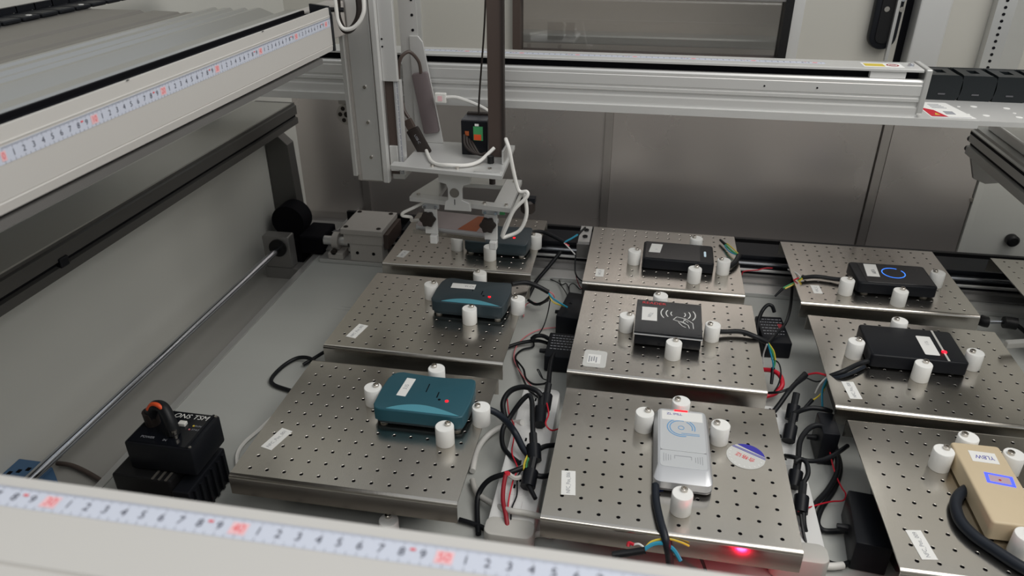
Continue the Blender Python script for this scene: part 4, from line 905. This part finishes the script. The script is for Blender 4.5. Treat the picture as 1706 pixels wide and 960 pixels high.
cable('reader_cable', 'black cable of the grey-teal reader ending in coloured wires', [(853, 474, .105), (875, 471, .103), (893, 476, .098), (914, 487, .085)], .0048,
      wires=[([(913, 487, .086), (922, 498, .075), (945, 512, .05)], .0018, 'cyan'), ([(914, 488, .083), (921, 503, .07), (941, 511, .05)], .0013, 'yellow'), ([(913, 485, .088), (921, 490, .085), (924, 497, .075)], .0013, 'pink')])
cable('reader_cable', 'black cable leaving the reader beneath the head with a blue wire', [(880, 388, .105), (900, 386, .102), (918, 392, .098), (940, 404, .09)], .0045,
      wires=[([(940, 404, .09), (953, 397, .092), (964, 390, .095)], .0022, 'cyan'), ([(940, 405, .09), (948, 413, .085), (958, 424, .07)], .0014, 'sticker'), ([(941, 406, .09), (948, 410, .085)], .0022, 'red')], tips=[((963, 391, .095), (975, 379, .10), .003)])
cable('twin_wire', 'black and red twin wire hanging behind the centre bench column', [(959, 424, .068), (958, 450, .045), (962, 462, .03), (972, 470, .02)], .0016, wires=[([(958, 449, .045), (961, 465, .02), (968, 480, .005), (985, 490, .004)], .001, 'red_dark')])
cable('straight_cable', 'straight black cord crossing the rail at the back left', [(934, 420, .055), (912, 447, .03), (893, 470, .012), (880, 495, .006)], .0045)
cable('thin_wire', 'thin black looped wire on the table behind the left power adapter', [(949, 505, .046), (944, 490, .02), (932, 473, .006), (915, 464, .004), (917, 457, .004), (928, 459, .004), (935, 474, .004), (944, 473, .004), (950, 492, .02), (952, 506, .046)], .0012)
cable('thin_wire', 'thin black wire hooked beside the rail bracket', [(951, 505, .046), (948, 480, .01), (952, 473, .006), (958, 474, .004), (966, 482, .004), (972, 480, .004)], .0011)
cable('splice_lead', 'short black splice lead beside the grey-teal reader', [(880, 500, .02), (892, 507, .02), (905, 504, .03), (917, 494, .06)], .0032, wires=[([(898, 508, .018), (888, 504, .015), (876, 508, .01), (872, 528, .006)], .0012, 'pink')], tips=[((898, 508, .02), (914, 500, .03), .003)])
cable('thin_wire', 'thin black wire running down to the printed adapter plug', [(917, 497, .06), (913, 520, .03), (905, 545, .012), (893, 562, .008), (882, 567, .006)], .0013)
cable('adapter_cable', 'black cord from the printed adapter towards the left benches', [(912, 572, .018), (895, 568, .014), (870, 571, .010), (850, 577, .008), (836, 583, .006)], .0036)
cable('adapter_cable', 'black cord curving above the printed adapter plug', [(915, 565, .030), (905, 560, .03), (893, 560, .028), (886, 565, .02)], .0042)
cable('red_wire', 'thin pink-red wire sweeping from the adapters to the plugs', [(940, 545, .006), (905, 548, .006), (880, 558, .006), (862, 575, .006), (856, 595, .006), (862, 612, .008), (875, 632, .02), (888, 646, .03)], .0011, 'pink')
cable('thin_wire', 'twisted black wire pair from the left adapter to the power strip', [(888, 568, .006), (888, 578, .006), (870, 583, .006), (859, 594, .006), (862, 608, .008), (870, 628, .012), (880, 648, .035), (896, 662, .042)], .0020)
cable('thin_wire', 'second twisted black wire ending near the upper plug', [(860, 600, .008), (872, 615, .01), (876, 630, .02), (888, 640, .03), (905, 640, .045), (911, 637, .05)], .0020)
cable('adapter_cable', 'black cord from the printed adapter front down to the upper plug', [(930, 582, .020), (921, 594, .035), (916, 618, .05), (914, 640, .06)], .0042)
cable('wire_loop', 'small hooked wire end beside the upper cord', [(912, 634, .05), (903, 630, .04), (897, 620, .03), (895, 616, .03), (898, 617, .03), (904, 630, .04)], .001)
def plug(lab, a, b, rad):
    t = thing('power_plug', lab, 'plug', at(*a)); a = at(*a); b = at(*b); d = b - a
    obj('plug_body', tube(B(), [a + d * .45, a + d * .6, a + d * .8, b], rad, 10, sub=3), 'black_satin', t, world=True, smooth=True)
    obj('cord_relief', tube(B(), [a, a + d * .25, a + d * .5], rad * .55, 8, sub=2), 'black_rubber', t, world=True, smooth=True)
    return t
plug('upper black plug in the left power strip, under the printed adapter cord', (914, 640, .065), (907, 682, .047), .010)
plug('second black plug on the left power strip, just below the upper plug', (902, 658, .062), (899, 708, .047), .010)
plug('third black plug at the middle of the left power strip', (888, 722, .066), (890, 768, .048), .011)
plug('lowest black plug on the left power strip above the blue heat-shrink tip', (889, 764, .062), (879, 812, .047), .011)
cable('looped_cable', 'black cord arching from behind the teal reader to the second plug', [(842, 700, .03), (838, 672, .045), (850, 652, .06), (872, 645, .07), (893, 651, .072), (902, 660, .066)], .0046)
cable('looped_cable', 'black cord rising from the third plug and bending left', [(888, 723, .066), (887, 695, .075), (886, 668, .08), (880, 659, .082), (866, 672, .07), (850, 695, .05), (838, 715, .04), (837, 740, .035), (847, 757, .035), (865, 772, .045)], .0040)
cable('looped_cable', 'black cord running left from the lowest plug then down to the front beam', [(876, 778, .05), (848, 788, .05), (815, 800, .035), (797, 825, .015), (795, 860, .006), (797, 890, .006)], .0040)
cable('short_cable', 'black cord running from the third plug under the centre bench', [(893, 752, .055), (908, 744, .052), (925, 742, .045), (940, 742, .04)], .0040)
cable('short_cable', 'black cord running from the lowest plug under the centre bench', [(886, 790, .052), (902, 794, .05), (918, 792, .045), (930, 792, .04)], .0040)
cable('red_bundle', 'dark red twisted wire bundle hanging over the left power strip end', [(843, 789, .055), (839, 810, .050), (838, 835, .045), (843, 860, .042), (846, 885, .03), (846, 905, .012)], .0032, 'red_dark', wires=[([(841, 790, .056), (846, 789, .056), (848, 793, .054)], .0035, 'red'), ([(847, 790, .055), (858, 797, .05), (868, 795, .05)], .0035, 'cable_grey')])
cable('red_wire', 'thin red wire zigzagging beside the third plug', [(845, 665, .02), (848, 690, .03), (856, 708, .04), (856, 730, .042), (853, 755, .042), (862, 780, .05), (855, 800, .045), (848, 830, .042), (846, 850, .042)], .0011, 'red')
cable('red_wire', 'short bright red wire on the second plug', [(911, 672, .06), (914, 690, .06), (909, 706, .058), (918, 717, .05), (930, 715, .045)], .0013, 'red')
cable('thin_wire', 'thin black wire running down the left power strip', [(870, 782, .05), (862, 797, .045), (861, 825, .042), (852, 850, .042), (851, 885, .030)], .0012)
cable('grey_cable', 'white cord from under the dark teal reader bench to the power strip end', [(870, 704, .04), (845, 707, .02), (815, 724, .010), (795, 750, .008), (787, 785, .008)], .0048, 'cable_white')
cable('grey_cable', 'grey cord crossing the lower end of the left power strip', [(787, 800, .008), (795, 822, .010), (818, 838, .02), (845, 850, .043), (875, 855, .043), (905, 862, .040)], .0044, 'cable_grey')
cable('grey_cable', 'white cord curving on the table in front of the left power strip', [(855, 898, .006), (880, 895, .006), (897, 890, .006), (920, 893, .006)], .0044, 'cable_white')
cable('black_cable', 'black cord on the table under the front left bench corner', [(765, 866, .006), (785, 872, .006), (805, 880, .006), (822, 895, .006)], .0036)
cable('black_cable', 'black cord loop left of the front left bench', [(528, 607, .012), (515, 597, .012), (495, 597, .008), (472, 610, .005), (453, 630, .005), (456, 641, .005), (480, 650, .005), (500, 655, .006)], .0038)
cable('black_cable', 'short black cord end under the middle left bench corner', [(505, 608, .006), (525, 596, .012), (538, 588, .02), (550, 582, .03)], .0036)
cable('white_cable', 'thin white cord curving left of the front left bench', [(452, 697, .005), (430, 718, .005), (408, 737, .005), (396, 755, .005), (395, 775, .005), (402, 795, .005)], .0030, 'cable_white')
cable('red_cable', 'dark reddish cord in the trough beside the black gadget', [(95, 772, -.022), (120, 776, -.022), (150, 790, -.022), (185, 812, -.022)], .0038, 'brown_strap')
cable('reader_cable', 'black cable running off the front edge from the silver reader', [(1092, 808, .100), (1093, 835, .097), (1100, 868, .096), (1106, 888, .094), (1111, 908, .085), (1115, 930, .06), (1117, 955, .03)], .0052, 'navy_rubber')
cable('splice_lead', 'black lead with blue and yellow wires below the silver reader', [(1020, 925, .075), (1050, 921, .078), (1075, 917, .082)], .0045, 'black_rubber',
      wires=[([(1073, 916, .082), (1088, 907, .086), (1106, 906, .086), (1122, 916, .080), (1134, 935, .070)], .0026, 'cyan'), ([(1073, 917, .082), (1085, 903, .087), (1110, 898, .088), (1132, 903, .085), (1148, 910, .080)], .0014, 'yellow'), ([(1076, 916, .082), (1065, 907, .085), (1052, 909, .080)], .0014, 'sticker'), ([(1056, 908, .082), (1048, 905, .083), (1046, 911, .080)], .0022, 'red')])
cable('thin_wire', 'black wire hanging behind the front beam under the centre bench', [(1165, 925, .05), (1172, 940, .03), (1178, 958, .008)], .0022)
cable('reader_cable', 'black cable of the square reader crossing to the right gap', [(1182, 552, .103), (1205, 553, .098), (1235, 553, .098), (1260, 562, .094), (1279, 571, .085)], .0046,
      wires=[([(1279, 571, .085), (1286, 585, .07), (1291, 603, .05), (1287, 618, .035)], .0018, 'green'), ([(1279, 572, .085), (1283, 585, .07), (1288, 606, .05), (1287, 618, .035)], .0016, 'cyan'), ([(1279, 570, .086), (1289, 585, .07), (1292, 600, .055)], .0013, 'yellow'), ([(1278, 573, .085), (1272, 590, .06), (1272, 606, .04)], .0014, 'sticker')], tips=[((1288, 613, .04), (1285, 640, .02), .0035)])
cable('red_cable', 'thick bright red cord looping beside the centre benches', [(1270, 616, .03), (1288, 618, .035), (1300, 627, .035), (1303, 642, .03), (1292, 655, .02), (1278, 660, .015), (1265, 663, .015)], .0042, 'red')
cable('thin_wire', 'thin black wire beside the bright red cord', [(1285, 598, .02), (1297, 605, .02), (1301, 622, .04), (1297, 640, .03), (1290, 652, .03)], .0014)
cable('splice_lead', 'black splice bundle sloping from the right bench to the plugs', [(1343, 625, .06), (1325, 640, .06), (1312, 655, .06), (1300, 672, .05), (1286, 690, .04)], .0042, wires=[([(1280, 655, .05), (1300, 653, .06), (1320, 645, .06), (1342, 630, .06)], .0022, 'black_rubber'), ([(1342, 629, .06), (1360, 636, .06), (1377, 632, .07)], .0013, 'black_rubber')], tips=[((1328, 637, .06), (1341, 622, .06), .0046)])
cable('reader_cable', 'black cable of the striped reader reaching the coloured splice', [(1452, 600, .100), (1430, 607, .097), (1405, 619, .097), (1380, 628, .085)], .0042,
      wires=[([(1378, 628, .085), (1366, 640, .07), (1358, 655, .05)], .0014, 'sticker'), ([(1379, 629, .085), (1370, 650, .06), (1370, 675, .04), (1371, 682, .03)], .0018, 'cyan'), ([(1380, 629, .085), (1376, 640, .07), (1370, 655, .05)], .0014, 'green'), ([(1374, 648, .06), (1364, 660, .05), (1352, 668, .045)], .0014, 'yellow'), ([(1381, 627, .086), (1362, 622, .08), (1347, 624, .07)], .0018, 'red')], tips=[((1353, 667, .045), (1339, 682, .04), .0035)])
cable('second_lead', 'second black lead lying under the striped reader cable', [(1440, 611, .095), (1420, 621, .095), (1400, 628, .093), (1385, 630, .086)], .0030, 'navy_rubber')
plug('top black plug in the right power strip', (1327, 655, .075), (1318, 700, .045), .010)
plug('second black plug in the right power strip', (1322, 690, .066), (1313, 735, .045), .010)
plug('third black plug in the right power strip', (1330, 765, .066), (1322, 812, .046), .010)
plug('lowest black plug in the right power strip', (1338, 805, .064), (1333, 855, .046), .010)
cable('looped_cable', 'black cord running from the second right plug to the corner adapter', [(1322, 690, .066), (1335, 684, .06), (1352, 680, .06), (1372, 682, .06), (1385, 686, .055)], .0040)
cable('looped_cable', 'long black cord loop in the gap left of the front right bench', [(1330, 765, .066), (1333, 735, .06), (1348, 714, .06), (1366, 709, .06), (1382, 722, .05), (1393, 750, .03), (1395, 785, .02), (1380, 815, .014), (1360, 838, .014), (1342, 862, .02)], .0042)
cable('looped_cable', 'black cord descending from the corner adapter then left and right', [(1388, 715, .04), (1392, 745, .025), (1400, 780, .012), (1390, 815, .006), (1370, 845, .006), (1362, 870, .006), (1372, 884, .006), (1400, 885, .006), (1420, 883, .02)], .0040)
cable('looped_cable', 'black cord crossing from the front right bench to the third right plug', [(1412, 743, .05), (1390, 758, .055), (1368, 767, .06), (1345, 768, .066), (1322, 762, .066), (1308, 760, .055)], .0034)
cable('looped_cable', 'short black hook of cord above the lowest right plug', [(1338, 806, .064), (1346, 790, .068), (1344, 772, .072), (1334, 765, .072), (1325, 770, .07)], .0034)
cable('looped_cable', 'black cord curving along the lower end of the right power strip', [(1338, 855, .05), (1340, 880, .038), (1352, 912, .014), (1375, 935, .006), (1400, 942, .006), (1425, 933, .006), (1438, 918, .006)], .0040)
cable('red_wire', 'thin red wire kinking through the right gap', [(1378, 690, .04), (1378, 720, .035), (1384, 760, .025), (1392, 790, .02), (1402, 812, .015), (1409, 823, .012), (1405, 834, .012), (1385, 836, .012), (1360, 842, .03), (1330, 852, .05)], .0012, 'red')
cable('thin_wire', 'black and yellow splice wires at the lower end of the right strip', [(1334, 858, .05), (1338, 885, .042), (1345, 915, .03), (1350, 930, .02)], .0022, wires=[([(1353, 928, .02), (1362, 945, .012), (1368, 958, .008)], .0014, 'yellow')])
cable('grey_cable', 'pale cord lying at the lower end of the right power strip', [(1338, 940, .008), (1360, 942, .008), (1385, 944, .008), (1405, 942, .008)], .0050, 'cable_white')
cable('adapter_cable', 'black cord looped over the adapter with red print', [(1262, 575, .02), (1262, 545, .03), (1268, 522, .038), (1278, 509, .05), (1286, 510, .05), (1290, 520, .038)], .0038)
cable('adapter_cable', 'black cord rising beside the adapter with red print to the back right bench', [(1276, 575, .04), (1290, 560, .041), (1308, 540, .05), (1316, 515, .05), (1319, 490, .05), (1320, 465, .06)], .0030)
cable('reader_cable', 'black cable of the blue-ring reader with yellow and green wires', [(1412, 467, .100), (1390, 465, .097), (1360, 461, .097), (1336, 463, .097)], .0044,
      wires=[([(1336, 463, .097), (1325, 470, .085), (1305, 480, .075)], .002, 'green'), ([(1337, 464, .097), (1326, 472, .085), (1308, 481, .075)], .0018, 'yellow'), ([(1335, 462, .097), (1325, 454, .09), (1313, 449, .08)], .0015, 'sticker'), ([(1331, 463, .097), (1322, 467, .09)], .0016, 'red')], tips=[((1304, 481, .075), (1291, 494, .06), .0028)])
cable('reader_cable', 'black cable end with green and yellow wires behind the pale-bar reader', [(1212, 446, .098), (1224, 438, .099), (1231, 426, .10)], .0056, 'black_rubber',
      wires=[([(1230, 425, .10), (1219, 418, .10), (1208, 407, .098)], .0022, 'green'), ([(1231, 424, .101), (1222, 415, .102), (1211, 406, .10)], .0014, 'yellow'), ([(1230, 426, .099), (1215, 419, .098), (1207, 409, .097)], .0014, 'cyan')], tips=[((1209, 408, .098), (1200, 400, .097), .0036)])
cable('red_wire', 'thin red wire on the back rail right of the centre bench', [(1236, 458, .035), (1240, 452, .045), (1262, 450, .047), (1275, 447, .05), (1287, 447, .05)], .0014, 'red')
cable('reader_cable', 'thick dark cable curling in front of the beige reader', [(1612, 815, .098), (1598, 825, .097), (1592, 842, .097), (1600, 868, .097), (1622, 892, .097), (1655, 915, .097), (1690, 938, .097), (1720, 955, .097)], .0072, 'navy_rubber')
c1 = thing('inline_connector', 'pair of black inline connectors on a cord at the right edge', 'connector', at(1656, 540, .03))
obj('connector_half', tube(B(), [at(1632, 533, .04), at(1640, 536, .04), at(1646, 537, .04)], .011, 10, sub=3), 'black', c1, world=True, smooth=True)
obj('connector_half', tube(B(), [at(1672, 537, .04), at(1682, 538, .04), at(1694, 540, .04)], .012, 10, sub=3), 'black', c1, world=True, smooth=True)
obj('steel_pin', cyl(B(), at(1646, 537, .04), at(1673, 537, .04), .004, n=10), 'chrome', c1, world=True)
obj('cord', tube(B(), [at(1692, 540, .04), at(1702, 548, .03), at(1715, 560, .02)], .004, 8), 'black_rubber', c1, world=True)
g = obj('latch_arm', pr([(0, 0), (.05, .014), (.05, .026), (.0, .012)], 0, .012, 'z', bev=.002), 'cable_grey'); g.location = at(1676, 582, .10); tag(g, 'pale plastic latch arm at the right edge above the bench', 'latch')
